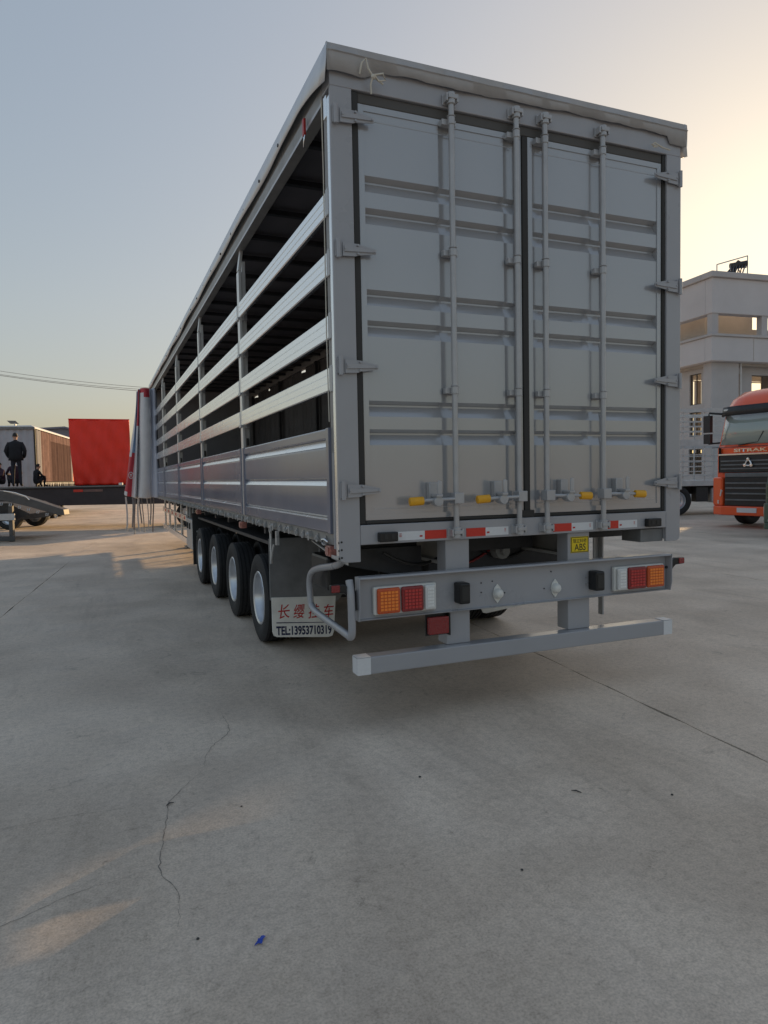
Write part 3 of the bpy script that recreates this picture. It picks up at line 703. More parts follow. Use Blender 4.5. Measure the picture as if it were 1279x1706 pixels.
m = MB(); m.prism([(W-p[0], p[1]+0.06) for p in poly], 1, 1.838, 1.8485); part(m, 'mudflap', 'flap_white', 0.003)
# front mudflap, dark
m = MB(); m.box(0.03, 0.62, 7.05, 7.062, 0.20, 0.98); fm = part(m, 'front_mudflap', 'truck_black', 0.003)
for z in (0.62, 0.70):
    m = MB(); m.cyl((0.10, 7.04, z), (0.10, 7.05, z), 0.015, 8); part(m, 'bolt', 'galvanised', parent=fm)

# wheels
def tyre_mesh(w=0.232, Ro=0.40, Ri=0.232):
    h = w/2; m = MB()
    prof = [(Ri, -h*0.72), (Ri+0.02, -h*0.86), (Ri+0.07, -h*1.0), (Ro-0.055, -h*0.98), (Ro-0.022, -h*0.90), (Ro-0.006, -h*0.84)]
    gx = [-0.56, -0.20, 0.20, 0.56]
    for gq in gx:
        c_ = gq*h; prof += [(Ro-0.002, c_-0.007), (Ro-0.013, c_-0.005), (Ro-0.013, c_+0.005), (Ro-0.002, c_+0.007)]
    prof += [(Ro-0.006, h*0.84), (Ro-0.022, h*0.90), (Ro-0.055, h*0.98), (Ri+0.07, h*1.0), (Ri+0.02, h*0.86), (Ri, h*0.72)]
    m.lathe(prof, (0, 0, 0), 0, 56); return m.mesh('tyre', 'tyre_rubber', 35)
def rim_mesh(out=-1, Ri=0.232, w=0.232):
    h = w/2*0.80; m = MB()
    prof = [(Ri+0.012, -h-0.006), (Ri+0.004, -h-0.012), (Ri-0.012, -h-0.004), (Ri-0.018, -h+0.03), (Ri-0.030, -h+0.06), (Ri-0.034, 0.055), (Ri-0.05, 0.070), (0.17, 0.072), (0.14, 0.060), (0.125, 0.052), (0.12, 0.03), (0.09, 0.02), (0.085, -0.02), (0.0, -0.028)]
    m.lathe([(a, b*(-out)) for a, b in prof], (0, 0, 0), 0, 48)
    m.lathe([(Ri-0.02, h*(-out)*-0.2), (Ri-0.02, h*(-out)), (Ri+0.012, (h+0.004)*(-out))], (0, 0, 0), 0, 48)
    for k in range(8):
        th = 2*math.pi*k/8; yy, zz = 0.148*math.cos(th), 0.148*math.sin(th); a, b = 0.062*(-out), 0.030*(-out)
        m.cyl((a, yy, zz), (b, yy, zz), 0.014, 6)
    return m.mesh('rim', 'rim_silver', 35)
ty_me = tyre_mesh(); rimL = rim_mesh(-1); rimR = rim_mesh(1)
AX = [2.473, 3.783, 5.093, 6.403]
def wheel(parent, x, y, z, rim_me, tyre_me=None, s_=1.0):
    w = bpy.data.objects.new('wheel', tyre_me or ty_me); C.objects.link(w); w.parent = parent; w.location = (x, y, z); w.scale = (s_, s_, s_)
    w.rotation_euler = (random.uniform(0, 6), 0, 0)
    q = bpy.data.objects.new('rim', rim_me); C.objects.link(q); q.parent = w
    return w
for y in AX:
    for x, rm in ((0.150, rimL), (0.425, rimR), (W-0.425, rimL), (W-0.150, rimR)): wheel(T, x, y, 0.3985, rm)
    m = MB(); m.cyl((0.20, y, 0.40), (W-0.20, y, 0.40), 0.065, 12); part(m, 'axle', 'dark_steel', smooth=40)
    for x in (0.62, W-0.62):
        m = MB(); m.cyl((x, y-0.18, 0.44), (x, y-0.42, 0.46), 0.085, 14); part(m, 'brake_chamber', 'chassis_grey', 0.004, 40)
    for x in (0.72, 1.64):
        m = MB(); m.prism([(y-0.55, 0.62), (y-0.50, 0.70), (y+0.50, 0.70), (y+0.55, 0.62), (y+0.12, 0.48), (y-0.12, 0.48)], 0, x, x+0.09); part(m, 'leaf_spring', 'dark_steel')
m = MB(); m.box(0.10, 0.66, 2.0, 6.9, 0.90, 0.93); part(m, 'wheel_arch_plate', 'dark_steel'); m = MB(); m.box(W-0.66, W-0.10, 2.0, 6.9, 0.90, 0.93); part(m, 'wheel_arch_plate', 'dark_steel')

# toolbox and side guards ahead of the wheels
for sx in (0, 1):
    xa = 0.06 if sx == 0 else W-0.10
    for z in (0.42, 0.80):
        m = MB(); m.box(xa, xa+0.03, 8.15, 12.6, z, z+0.10); g_ = part(m, 'guard_rail', 'aluminium', 0.003)
        if z > 0.5 and sx == 0:
            for k in range(6):
                m = MB(); yy = 8.25+k*0.72; m.box(xa-0.0025, xa-0.0005, yy, yy+0.15, z+0.025, z+0.075); part(m, 'reflective_strip', 'reflect_red', parent=g_)
    for y in (8.25, 9.2, 10.4, 11.5, 12.5):
        m = MB(); m.box(xa+0.031, xa+0.07, y, y+0.05, 0.42, 1.07); part(m, 'guard_upright', 'aluminium', 0.003)
    m = MB(); xb = 0.065 if sx == 0 else W-0.565
    m.box(xb, xb+0.50, 7.42, 8.12, 0.38, 0.86); tb = part(m, 'toolbox', 'galvanised', 0.01)
    if sx == 0:
        for q in (7.62, 7.90):
            m = MB(); m.box(xb-0.02, xb-0.0005, q, q+0.03, 0.70, 0.80); part(m, 'toolbox_latch', 'black_plastic', 0.003, parent=tb)
        m = MB(); m.cyl((0.12, 7.62, 0.87), (0.12, 7.62, 1.07), 0.02, 8); m.cyl((0.12, 8.0, 0.87), (0.12, 8.0, 1.07), 0.02, 8); part(m, 'toolbox_hanger', 'chassis_grey', parent=tb)
for x in (0.55, W-0.65):
    m = MB(); m.box(x, x+0.10, 11.9, 12.0, 0.05, 1.06); m.box(x-0.10, x+0.20, 11.8, 12.1, 0.0, 0.049); part(m, 'landing_leg', 'chassis_grey', 0.004)
# front bulkhead and the drawn curtain of the far side, seen from inside, with a few gaps
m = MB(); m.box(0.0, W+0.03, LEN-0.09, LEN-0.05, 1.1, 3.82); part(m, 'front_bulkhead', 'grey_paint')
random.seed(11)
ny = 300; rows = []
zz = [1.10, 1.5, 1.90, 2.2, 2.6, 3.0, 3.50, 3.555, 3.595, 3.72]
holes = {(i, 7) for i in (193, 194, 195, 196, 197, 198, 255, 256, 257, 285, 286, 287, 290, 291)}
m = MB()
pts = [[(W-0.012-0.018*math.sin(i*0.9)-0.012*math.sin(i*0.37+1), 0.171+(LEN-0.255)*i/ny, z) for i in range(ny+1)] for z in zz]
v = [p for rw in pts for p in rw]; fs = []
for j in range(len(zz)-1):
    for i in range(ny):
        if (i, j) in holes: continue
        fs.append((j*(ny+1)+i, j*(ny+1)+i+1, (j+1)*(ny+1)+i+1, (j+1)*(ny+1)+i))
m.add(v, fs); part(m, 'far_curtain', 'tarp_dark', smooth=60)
for y in STAKES:
    m = MB(); m.box(W-0.10, W-0.05, y-0.04, y+0.04, 1.13, 3.6); part(m, 'far_stake', 'dark_steel')
for y in (1.35, 4.2, 7.0):
    m = MB(); m.tube([(W-0.11, y, 3.6), (W-0.13, y+0.02, 2.4), (W-0.12, y-0.02, 1.2)], 0.014, 6); part(m, 'inner_strap', 'seal_rubber')
m = MB(); m.box(0.14, 0.22, 0.20, 0.26, 1.13, 1.98); m.box(0.13, 0.23, 0.19, 0.27, 1.99, 2.03); part(m, 'inner_lock', 'galvanised', 0.004)

# the drawn-back curtain bundle at the front
YB = 13.4
def fold(x_top, x_bot, y):
    return x_top, x_bot, y
FO = [(0.040, 0.055, 13.05), (-0.035, -0.050, 12.95), (-0.060, -0.150, 13.22), (-0.085, -0.165, 13.0), (-0.26, -0.40, 12.96), (-0.315, -0.435, 13.15), (-0.330, -0.445, 13.30), (-0.335, -0.50, 13.05), (-0.362, -0.53, 13.10), (-0.365, -0.545, 13.34), (-0.372, -0.69, 13.12), (-0.378, -0.735, 13.3)]
cmat = ['curtain_white', 'curtain_blue', 'curtain_red', 'curtain_shade']
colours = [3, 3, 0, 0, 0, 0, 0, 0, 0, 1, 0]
m = MB(); nz = 24
tops = [3.615, 3.61, 3.60, 3.60, 3.60, 3.60, 3.60, 3.58, 3.56, 3.54, 3.54, 3.54]
cols_pts = []
for k, (xt, xb, y) in enumerate(FO):
    col = []
    for i in range(nz+1):
        t = i/nz; zb = 1.075+0.020*(k % 3)+(0.05 if k > 8 else 0)
        x = xt+(xb-xt)*(t**1.25)+0.008*math.sin(t*9+k*1.7); yy = y+0.03*math.sin(t*5+k*0.9)
        col.append((x, yy, tops[k]+(zb-tops[k])*t))
    cols_pts.append(col)
# subdivide each fold into soft curved strips
for k in range(len(FO)-1):
    for i in range(nz):
        tm = (i+0.5)/nz
        cidx = colours[k]
        if k in (3, 4) and tm < 0.055+0.03*(k == 3): cidx = 2
        if k in (6, 7) and tm < 0.35: cidx = 2
        if k == 9: cidx = 1 if tm < 0.60 else 2
        if k == 8: cidx = 1 if tm < 0.25 else 0
        if k == 10: cidx = 0 if tm < 0.64 else (2 if tm < 0.97 else 0)
        m.cur = cidx
        a, b, c_, d_ = cols_pts[k][i], cols_pts[k+1][i], cols_pts[k+1][i+1], cols_pts[k][i+1]
        m.add([a, b, c_, d_], [(0, 1, 2, 3)])
bm_o = m.build('curtain_bundle', cmat, T, solid=0.0)
bm = bmesh.new(); bm.from_mesh(bm_o.data); bmesh.ops.remove_doubles(bm, verts=bm.verts, dist=1e-5); bmesh.ops.recalc_face_normals(bm, faces=bm.faces); bm.to_mesh(bm_o.data); bm.free()
md = bm_o.modifiers.new('round', 'SUBSURF'); md.levels = 2; md.render_levels = 2
md = bm_o.modifiers.new('thick', 'SOLIDIFY'); md.thickness = 0.004
bm_o.data.polygons.foreach_set('use_smooth', [True]*len(bm_o.data.polygons))
m = MB(); m.lathe([(0.062, 0.0), (0.062, -0.006), (0.078, -0.006), (0.078, 0.0)], (-0.575, 13.02, 1.62), 1, 20, closed=True)
m.box(-0.607, -0.543, 13.012, 13.018, 1.63, 1.65); m.box(-0.607, -0.543, 13.012, 13.018, 1.595, 1.612); m.box(-0.583, -0.567, 13.012, 13.018, 1.6125, 1.6295)
m.v = [((x+0.575)*0.72-0.575, y, z) for x, y, z in m.v]
part(m, 'curtain_emblem', 'curtain_white', parent=bm_o)
random.seed(5)
for i, x in enumerate((-0.70, -0.56, -0.51, -0.43, -0.38, -0.33, -0.24, -0.17, -0.10)):
    y = 13.15+0.1*(i % 3); L_ = random.uniform(0.62, 0.88); w = random.choice((0.020, 0.028, 0.034))
    m = MB(); zt = 1.13; rows = []
    for t in range(7):
        q = t/6; xx = x+0.02*math.sin(q*3+i); yy = y+0.03*math.sin(q*4+i*2); rows.append([(xx-w/2, yy, zt-L_*q), (xx+w/2, yy+0.012, zt-L_*q)])
    m.grid(rows); s_ = part(m, 'hanging_strap', 'strap_grey' if i % 3 else 'curtain_white', solid=0.003)
    if i in (0, 2, 3, 5, 7):
        m = MB(); xx = x+0.02*math.sin(3+i); yy = y+0.03*math.sin(4+i*2); m.box(xx-0.020, xx+0.020, yy-0.014, yy+0.012, zt-L_-0.02, zt-L_+0.09); part(m, 'strap_buckle', 'galvanised', 0.004, parent=s_)

# ------------------------------------------------------------------ building on the right
BL = thing('concrete_building', 'pale grey concrete building with wide bands behind the orange truck', 'building', (28.66, 23.5, 0), R(-5.5))
def bp(name, m_, *q, bevel=0.0, parent=None):
    m = MB(); m.box(*q); return m.build(name, m_, parent or BL, bevel)
BX, BY = 27.0, 6.0
# top band: a free-standing fascia on columns round an open roof terrace
bp('roof_band', 'band_wall', 0, BX, 0, 0.5, 9.72, 11.55, bevel=0.03); bp('roof_band', 'band_wall', 0, 0.5, 0.501, BY, 9.72, 11.55, bevel=0.03)
bp('roof_coping', 'render_wall', -0.15, BX, -0.15, 0.65, 11.551, 11.85, bevel=0.03); bp('roof_coping', 'render_wall', -0.15, 0.65, 0.651, BY, 11.551, 11.85, bevel=0.03)
bp('balcony_band', 'band_wall', -0.1, BX, -0.1, 0.4, 7.23, 8.50, bevel=0.03); bp('balcony_band', 'band_wall', -0.1, 0.4, 0.401, BY, 7.23, 8.50, bevel=0.03)
bp('balcony_coping', 'render_wall', -0.2, BX, -0.2, 0.5, 8.501, 8.63, bevel=0.02); bp('balcony_coping', 'render_wall', -0.2, 0.5, 0.501, BY, 8.501, 8.63, bevel=0.02)
bp('terrace_floor', 'recess_wall', 0.401, BX, 0.402, BY-0.3, 7.1, 7.5)
# joints in the balcony band
for x in (2.6, 5.4, 8.2, 11.0):
    bp('band_joint', 'recess_wall', x, x+0.03, -0.112, -0.1005, 7.3, 8.45)
# terrace back wall with a gap that lets the low sun through
GAP0, GAP1 = 4.6, 6.5
bp('terrace_wall', 'recess_wall', 1.3, GAP0, 2.0, 2.25, 7.501, 10.6); bp('terrace_wall', 'recess_wall', GAP1, BX, 2.0, 2.25, 7.501, 11.4)
bp('sun_patch_trim', 'recess_wall', GAP0, GAP1, 2.02, 2.2, 7.501, 9.46)  # added low wall, shortens the sun patch that falls through the gap
bp('terrace_wall', 'recess_wall', 1.3, 1.55, 2.251, BY-0.3, 7.501, 10.6)
for x in (0.05, 3.3, 9.0, 13.0, 17.0, 21.0): bp('terrace_column', 'render_wall', x, x+0.4, 0.05, 0.40, 8.632, 9.718)
# storeys below: front and side walls set back, windows open right through to the evening sky
def wall_with_openings(name, m_, ax, a0, a1, t0, t1, z0, z1, ops):
    """ax 0: wall runs along x at y t0..t1 ; ax 1: runs along y at x t0..t1"""
    xs = sorted({a0, a1, *[o[0] for o in ops], *[o[1] for o in ops]})
    zs_ = sorted({z0, z1, *[o[2] for o in ops], *[o[3] for o in ops]})
    m = MB()
    def solid(i, j):
        cx, cz = (xs[i]+xs[i+1])/2, (zs_[j]+zs_[j+1])/2
        return not any(o[0] < cx < o[1] and o[2] < cz < o[3] for o in ops)
    for i in range(len(xs)-1):
        j = 0
        while j < len(zs_)-1:
            if not solid(i, j): j += 1; continue
            k = j
            while k+1 < len(zs_)-1 and solid(i, k+1): k += 1
            if ax == 0: m.box(xs[i], xs[i+1], t0, t1, zs_[j], zs_[k+1])
            else: m.box(t0, t1, xs[i], xs[i+1], zs_[j], zs_[k+1])
            j = k+1
    return m.build(name, m_, BL)
def window(ax, a0, a1, t, z0, z1, nv=2, nh=2):
    m = MB(); w = 0.05
    def bxx(p0, p1, q0, q1):
        if ax == 0: m.box(p0, p1, t, t+0.06, q0, q1)
        else: m.box(t, t+0.06, p0, p1, q0, q1)
    bxx(a0, a0+w, z0, z1); bxx(a1-w, a1, z0, z1); bxx(a0+w+0.001, a1-w-0.001, z0, z0+w); bxx(a0+w+0.001, a1-w-0.001, z1-w, z1)
    for k in range(1, nv): x = a0+(a1-a0)*k/nv; bxx(x-0.02, x+0.02, z0+w+0.001, z1-w-0.001)
    return m.build('window', 'window_frame', BL)
side_ops = [(1.55, 2.45, 5.15, 6.85), (1.55, 2.45, 3.4, 4.75), (1.5, 2.5, 1.3, 2.7), (3.4, 4.6, 5.15, 6.7), (3.4, 4.6, 3.3, 4.75), (3.4, 4.6, 1.0, 2.6)]
wall_with_openings('side_wall', 'render_wall', 1, 0.9, BY, 0.7, 0.95, 0, 7.229, side_ops)
front_ops = [(2.35, 2.75, 5.2, 6.75)]+[(3.5+2.6*k, 5.2+2.6*k, z0, z1) for k in range(8) for z0, z1 in ((5.1, 6.7), (3.1, 4.7), (0.9, 2.6))]
wall_with_openings('front_wall', 'render_wall', 0, 0.951, BX, 0.9, 1.15, 0, 7.229, front_ops)
back_ops = [(1.2+3.2*k, 4.1+3.2*k, z0, z1) for k in range(8) for z0, z1 in ((4.6, 7.05), (2.6, 4.2))]
wall_with_openings('back_wall', 'render_wall', 0, 0.951, BX, BY-0.25, BY, 0, 7.09, back_ops)
for o in side_ops: window(1, o[0], o[1], 0.78, o[2], o[3], 2)
for o in front_ops[1:]: window(0, o[0], o[1], 0.98, o[2], o[3], 2)
bp('corner_pier', 'render_wall', 0.25, 2.05, 0.30, 0.899, 0, 7.228, bevel=0.02)
for x in (5.35, 10.6, 15.8): bp('front_pier', 'render_wall', x, x+0.6, 0.45, 0.899, 0, 7.228, bevel=0.02)
for z in (2.9, 4.85): bp('storey_floor', 'recess_wall', 0.96, BX, 1.16, BY-0.26, z, z+0.12)
bp('sun_leak_blocker', 'recess_wall', 6.4, BX, 3.0, 3.15, 0, 7.09)  # added inside to stop sun leaking through the windows onto the yard
for (x, z) in ((2.9, 3.6), (8.6, 5.6), (11.2, 3.4), (5.75, 2.0)):
    ac = bp('air_conditioner', 'white_paint', x, x+0.8, 0.55 if x > 2 else 0.5, 0.86, z, z+0.55, bevel=0.03)
    m = MB(); m.lathe([(0.05, 0.0), (0.22, -0.01), (0.22, 0.0)], (x+0.3, 0.545, z+0.28), 1, 18); m.build('fan_grille', 'truck_black', ac)
for x in (2.15, 9.7): 
    m = MB(); m.tube([(x, 0.28 if x < 2.2 else 0.85, 0.0), (x, 0.28 if x < 2.2 else 0.85, 7.2)], 0.05, 8); m.build('downpipe', 'stake_grey', BL)
# solar water heater on the roof
SH = thing('solar_water_heater', 'solar water heater frame silhouetted on the roof edge', 'water heater', (30.1, 23.62, 11.85), R(-5.5))
m = MB(); m.tube([(0.15, 0.2, 0.50), (0.95, -0.1, 0.62)], 0.15, 12); m.build('tank', 'truck_black', SH, smooth=50)
for k in range(6):
    m = MB(); m.tube([(0.10+k*0.15, 0.12-k*0.05, 0.46+k*0.02), (-0.35+k*0.16, -0.35, 0.03)], 0.035, 6); m.build('collector_tube', 'solar_blue', SH)
m = MB(); m.prism([(-0.55, 0.0), (-0.25, 0.12), (0.45, 0.78), (0.75, 0.66), (1.05, 0.70), (1.0, 0.40), (0.45, 0.34), (0.15, 0.05)], 1, -0.05, 0.02); m.build('wind_shield', 'truck_black', SH, 0.02)
for (a, b) in (((-0.9, 0, 0), (-0.9, 0, 0.45)), ((-0.9, 0, 0.45), (1.1, 0, 1.05)), ((1.1, 0, 1.05), (1.1, 0, 0)), ((0.2, 0, 0), (0.6, 0, 0.6)), ((0.9, 0.2, 0), (0.4, 0, 0.55))):
    m = MB(); m.tube([a, b], 0.03, 6); m.build('frame_bar', 'galvanised', SH)

# ------------------------------------------------------------------ trucks on the right
big_ty = tyre_mesh(0.30, 0.50, 0.30); 
def big_rim():
    m = MB(); m.lathe([(0.312, -0.13), (0.30, -0.14), (0.285, -0.12), (0.275, -0.02), (0.22, 0.0), (0.15, -0.03), (0.14, -0.09), (0.10, -0.10), (0.0, -0.10)], (0, 0, 0), 0, 36)
    for k in range(10):
        th = 2*math.pi*k/10; m.cyl((-0.03, 0.18*math.cos(th), 0.18*math.sin(th)), (-0.055, 0.18*math.cos(th), 0.18*math.sin(th)), 0.016, 6)
    return m.mesh('rim', 'rim_silver', 35)
bigrim = big_rim()
def truck(name, label, paint, loc, rz, word=None, cw=2.40, mirrors=True):
    t = thing(name, label, 'truck', loc, rz)
    h = cw/2
    def b(nm, m_, *q, bevel=0.02, parent=None): m = MB(); m.box(*q); return m.build(nm, m_, parent or t, bevel)
    # cab shell: swept front corners and raked screen, built as stacked sections
    def section(z, y0, half, sweep): 
        return [(-half, 2.2, z), (-half, y0+sweep, z), (-half+0.10, y0+sweep*0.42, z), (-half+0.32, y0+0.05, z), (-half*0.4, y0, z), (half*0.4, y0, z), (half-0.32, y0+0.05, z), (half-0.10, y0+sweep*0.42, z), (half, y0+sweep, z), (half, 2.2, z)]
    secs = [section(1.02, 0.04, h, 0.34), section(2.05, 0.04, h, 0.34), section(2.12, 0.10, h-0.005, 0.36), section(2.98, 0.30, h-0.06, 0.36), section(3.12, 0.34, h-0.08, 0.36)]
    m = MB(); k = len(secs[0]); vv = [p for s in secs for p in s]; fs = []
    for i in range(len(secs)-1):
        for j in range(k): fs.append((i*k+j, i*k+(j+1) % k, (i+1)*k+(j+1) % k, (i+1)*k+j))
    fs += [tuple(range(k)), tuple(range((len(secs)-1)*k, len(secs)*k))]
    m.add(vv, fs); cab = m.build('cab', paint, t, 0.02)
    m = MB(); rows = [] 
    for (z, y0, hf) in ((3.12, 0.34, h-0.08), (3.35, 0.48, h-0.14), (3.55, 0.80, h-0.24), (3.62, 1.2, h-0.34), (3.60, 2.1, h-0.40)):
        s = section(z, y0, hf, 0.40); rows.append(s)
    vv = [p for s in rows for p in s]; fs = [(i*k+j, i*k+(j+1) % k, (i+1)*k+(j+1) % k, (i+1)*k+j) for i in range(len(rows)-1) for j in range(k)]+[tuple(range((len(rows)-1)*k, len(rows)*k))]
    m.add(vv, fs); m.build('roof_fairing', paint, t, 0.03, 50)
    # windscreen
    def ring(z, y0, hf, sw, out): return [(-hf+0.02, y0+sw*0.9-out, z), (-hf+0.12, y0+sw*0.42-out, z), (-hf+0.33, y0+0.05-out, z), (-hf*0.4, y0-out, z), (hf*0.4, y0-out, z), (hf-0.33, y0+0.05-out, z), (hf-0.12, y0+sw*0.42-out, z), (hf-0.02, y0+sw*0.9-out, z)]
    m = MB(); m.grid([ring(2.14, 0.105, h-0.03, 0.36, 0.018), ring(2.95, 0.293, h-0.07, 0.36, 0.018)]); m.build('windscreen', 'glass_dark', t, smooth=60, solid=0.006)
    for x in (-0.35, 0.45):
        m = MB(); m.tube([(x, 0.07, 2.12), (x+0.5, 0.10, 2.18), (x+0.62, 0.14, 2.45)], 0.012, 6); m.build('wiper', 'black_plastic', t)
    m = MB(); m.grid([ring(2.90, 0.20, h-0.02, 0.40, 0.06), ring(3.14, 0.30, h-0.04, 0.40, 0.12)]); m.build('sun_visor', 'truck_black', t, smooth=60, solid=0.03)
    for x in (-h+0.25, h-0.41): b('marker_light', 'lens_clear', x, x+0.16, 0.20, 0.26, 3.03, 3.08, bevel=0.01)
    # upper panel word, chrome line, grille with slats, badge
    b('upper_grille', 'truck_black', -h*0.74, h*0.74, -0.012, 0.06, 1.42, 1.86, bevel=0.015)
    for z in (1.50, 1.60, 1.70): b('grille_slat', 'fender_grey', -h*0.70, h*0.70, -0.030, -0.013, z, z+0.035, bevel=0.004)
    b('chrome_line', 'chrome', -h*0.76, h*0.76, -0.034, 0.05, 1.865, 1.905, bevel=0.006)
    m = MB()
    for q in range(3):
        th = math.pi/2+q*2*math.pi/3; a = Vector((0.10*math.cos(th), 0, 0.10*math.sin(th))); th2 = th+2*math.pi/3; c_ = Vector((0.10*math.cos(th2), 0, 0.10*math.sin(th2)))
        m.tube([Vector((0, -0.045, 1.65))+a, Vector((0, -0.045, 1.65))+(a+c_)*0.62, Vector((0, -0.045, 1.65))+c_], 0.024, 8)
        m.lathe([(0.0, -0.08), (0.040, -0.075), (0.045, -0.04), (0.03, -0.032)], (a.x, 0, 1.65+a.z), 1, 10)
    m.build('badge', 'chrome', t, smooth=50)
    if word: text('lettering', word, 'chrome', t, -0.44, 0.020, 1.945, 0.88, 0.085, 0.03)
    # bumper with headlights and lower grille
    m = MB(); pl = [(-h, 0.62), (-h, 0.22), (-h+0.12, -0.02), (-h+0.40, -0.10), (h-0.40, -0.10), (h-0.12, -0.02), (h, 0.22), (h, 0.62)]
    m.prism(pl, 2, 0.32, 0.56); m.build('bumper', paint, t, 0.03)
    def ysurf(x):
        a = abs(x)
        return -0.10 if a < h-0.42 else -0.10+0.07*(a-h+0.42)/0.30 if a < h-0.12 else -0.03+0.23*(a-h+0.12)/0.12
    for s_ in (-1, 1):
        m = MB(); ps = [(s_*h, 0.60), (s_*h, 0.20), (s_*(h-0.12), -0.03), (s_*(h-0.42), -0.10), (s_*(h-0.46), 0.2), (s_*(h-0.46), 0.60)]
        if s_ > 0: ps = ps[::-1]
        m.prism(ps, 2, 0.5605, 1.30); cr = m.build('bumper_corner', paint, t, 0.04)
        m = MB(); m.prism([(s_*(h-0.02), 0.90), (s_*(h-0.38), 0.80), (s_*(h-0.42), 0.96), (s_*(h-0.03), 1.20)], 1, -0.115, 0.05)
        m.v = [(x, ysurf(x)+(0.05 if y > -0.05 else -0.02), z) for x, y, z in m.v]; m.build('headlight', 'lens_clear', t, 0.01)
        m = MB(); m.prism([(s_*(h-0.06), 0.64), (s_*(h-0.32), 0.60), (s_*(h-0.32), 0.70), (s_*(h-0.06), 0.76)], 1, -0.110, 0.05)
        m.v = [(x, ysurf(x)+(0.05 if y > -0.05 else -0.02), z) for x, y, z in m.v]; m.build('fog_light', 'lens_clear', t, 0.01)
        m = MB(); m.tube([(s_*(h-0.10), 0.42, 2.98), (s_*(h+0.16), 0.20, 3.02), (s_*(h+0.20), 0.22, 2.9)], 0.03, 8); m.tube([(s_*(h+0.20), 0.22, 2.20), (s_*(h-0.02), 0.42, 2.22)], 0.025, 8)
        m.box(s_*(h+0.20)-0.10, s_*(h+0.20)+0.10, 0.14, 0.26, 2.50, 2.95); m.box(s_*(h+0.20)-0.10, s_*(h+0.20)+0.10, 0.15, 0.26, 2.20, 2.46)
        
        if mirrors: m.build('mirror', 'truck_black', t, 0.02)
        b('door_window', 'glass_dark', s_*(h-0.03)-0.015, s_*(h-0.03)+0.045*(1 if s_ > 0 else -1) if s_ > 0 else s_*(h-0.03)+0.015, 0.85, 1.7, 2.2, 2.85)
        wheel(t, s_*(h-0.17), 1.42, 0.50, bigrim, big_ty)
        wheel(t, s_*(h-0.17), 4.6, 0.50, bigrim, big_ty)
        b('step', 'truck_black', s_*h-0.25*(s_ > 0), s_*h+0.25*(s_ < 0), 0.64, 1.0, 0.40, 1.0)
    b('number_plate', 'white_paint', -0.26, 0.26, -0.118, -0.101, 0.40, 0.52, bevel=0.004)
    b('panel_gap', 'print_black', -h+0.03, h-0.03, 0.036, 0.05, 2.075, 2.088, bevel=0)
    for x in (-h*0.79, h*0.79-0.012): b('panel_gap', 'print_black', x, x+0.012, 0.03, 0.12, 1.42, 2.07, bevel=0)
    b('lower_grille', 'truck_black', -h+0.462, h-0.462, -0.06, 0.55, 0.5615, 1.30)
    for z in (0.70, 0.86, 1.00, 1.13): b('grille_slat', 'fender_grey', -h+0.50, h-0.50, -0.085, -0.061, z, z+0.04, bevel=0.004)
    b('plate_strip', 'fender_grey', -h+0.47, h-0.47, -0.075, 0.3, 1.3005, 1.41)
    for x in (-0.46, 0.38): b('chassis_rail', 'truck_black', x, x+0.08, 0.7, 6.2, 0.72, 1.0)
    b('fuel_tank', 'galvanised', -h+0.02, -h+0.55, 2.4, 3.8, 0.45, 1.0, bevel=0.08)
    b('fifth_wheel', 'truck_black', -0.5, 0.5, 4.1, 5.1, 1.02, 1.12)
    for p in list(t.children):
        pass
    return t
# positions in the yard: (lateral, depth) from the camera
def cd(lat, dep):
    p = Vector((-1.258, -3.737, 0))+r*lat+Vector((math.sin(yaw), math.cos(yaw), 0))*dep
    return (p.x, p.y, 0.0)
TH = R(60)
fx = Vector(r)*math.cos(TH)+Vector((-math.sin(yaw), -math.cos(yaw), 0))*math.sin(TH)      # along the truck's front, towards the right and nearer
rz_truck = math.atan2(fx.y, fx.x)
c0 = cd(9.25, 17.5)
truck('orange_tractor_truck', 'orange tractor truck with black grille facing the yard', 'truck_orange', c0, rz_truck, 'SITRAK', 2.20)
cg = cd(8.66, 14.6)
gt = truck('green_light_truck', 'small dark green truck cut off by the right edge, before the orange one', 'truck_green', cg, rz_truck+R(8), None, 2.30, False); gt.scale = (0.57,)*3

# stake-body truck behind the orange one
ST = thing('stake_truck', 'light grey stake-body truck with railed sides behind the orange truck', 'truck', cd(11.2, 23.0), -yaw)
def sp(nm, m_, *q, bevel=0.01, parent=None): m = MB(); m.box(*q); return m.build(nm, m_, parent or ST, bevel)
X0, X1 = -7.0, 1.6
sp('deck', 'stake_grey', X0, X1, 0, 2.4, 0.98, 1.16)
for x in [X0+0.02+0.7166*k for k in range(13)]:
    for y in (0.0, 2.36): sp('stake', 'stake_grey', x-0.02, x+0.02, y+0.004, y+0.04, 1.161, 3.55, bevel=0)
for z, hh in ((1.30, 0.03), (1.45, 0.03), (1.62, 0.03), (1.80, 0.03), (2.0, 0.03), (2.30, 0.22), (2.75, 0.03), (2.92, 0.03), (3.10, 0.03), (3.25, 0.03), (3.42, 0.12)):
    for y in (-0.03, 2.401): sp('side_rail', 'stake_grey', X0, X1, y, y+0.03, z, z+hh, bevel=0)
for k in range(11): sp('head_rail', 'stake_grey', X1-0.03, X1+0.0, 0.05, 2.35, 1.3+0.2*k, 1.34+0.2*k, bevel=0)
for y in (0.5, 1.8): sp('chassis_rail', 'truck_black', X0+0.3, X1+1.8, y, y+0.1, 0.70, 0.975)
sp('fuel_tank', 'galvanised', -0.25, 0.45, 0.10, 0.55, 0.42, 0.92, bevel=0.06)
sp('battery_box', 'truck_black', -0.75, -0.35, 0.12, 0.5, 0.45, 0.95)
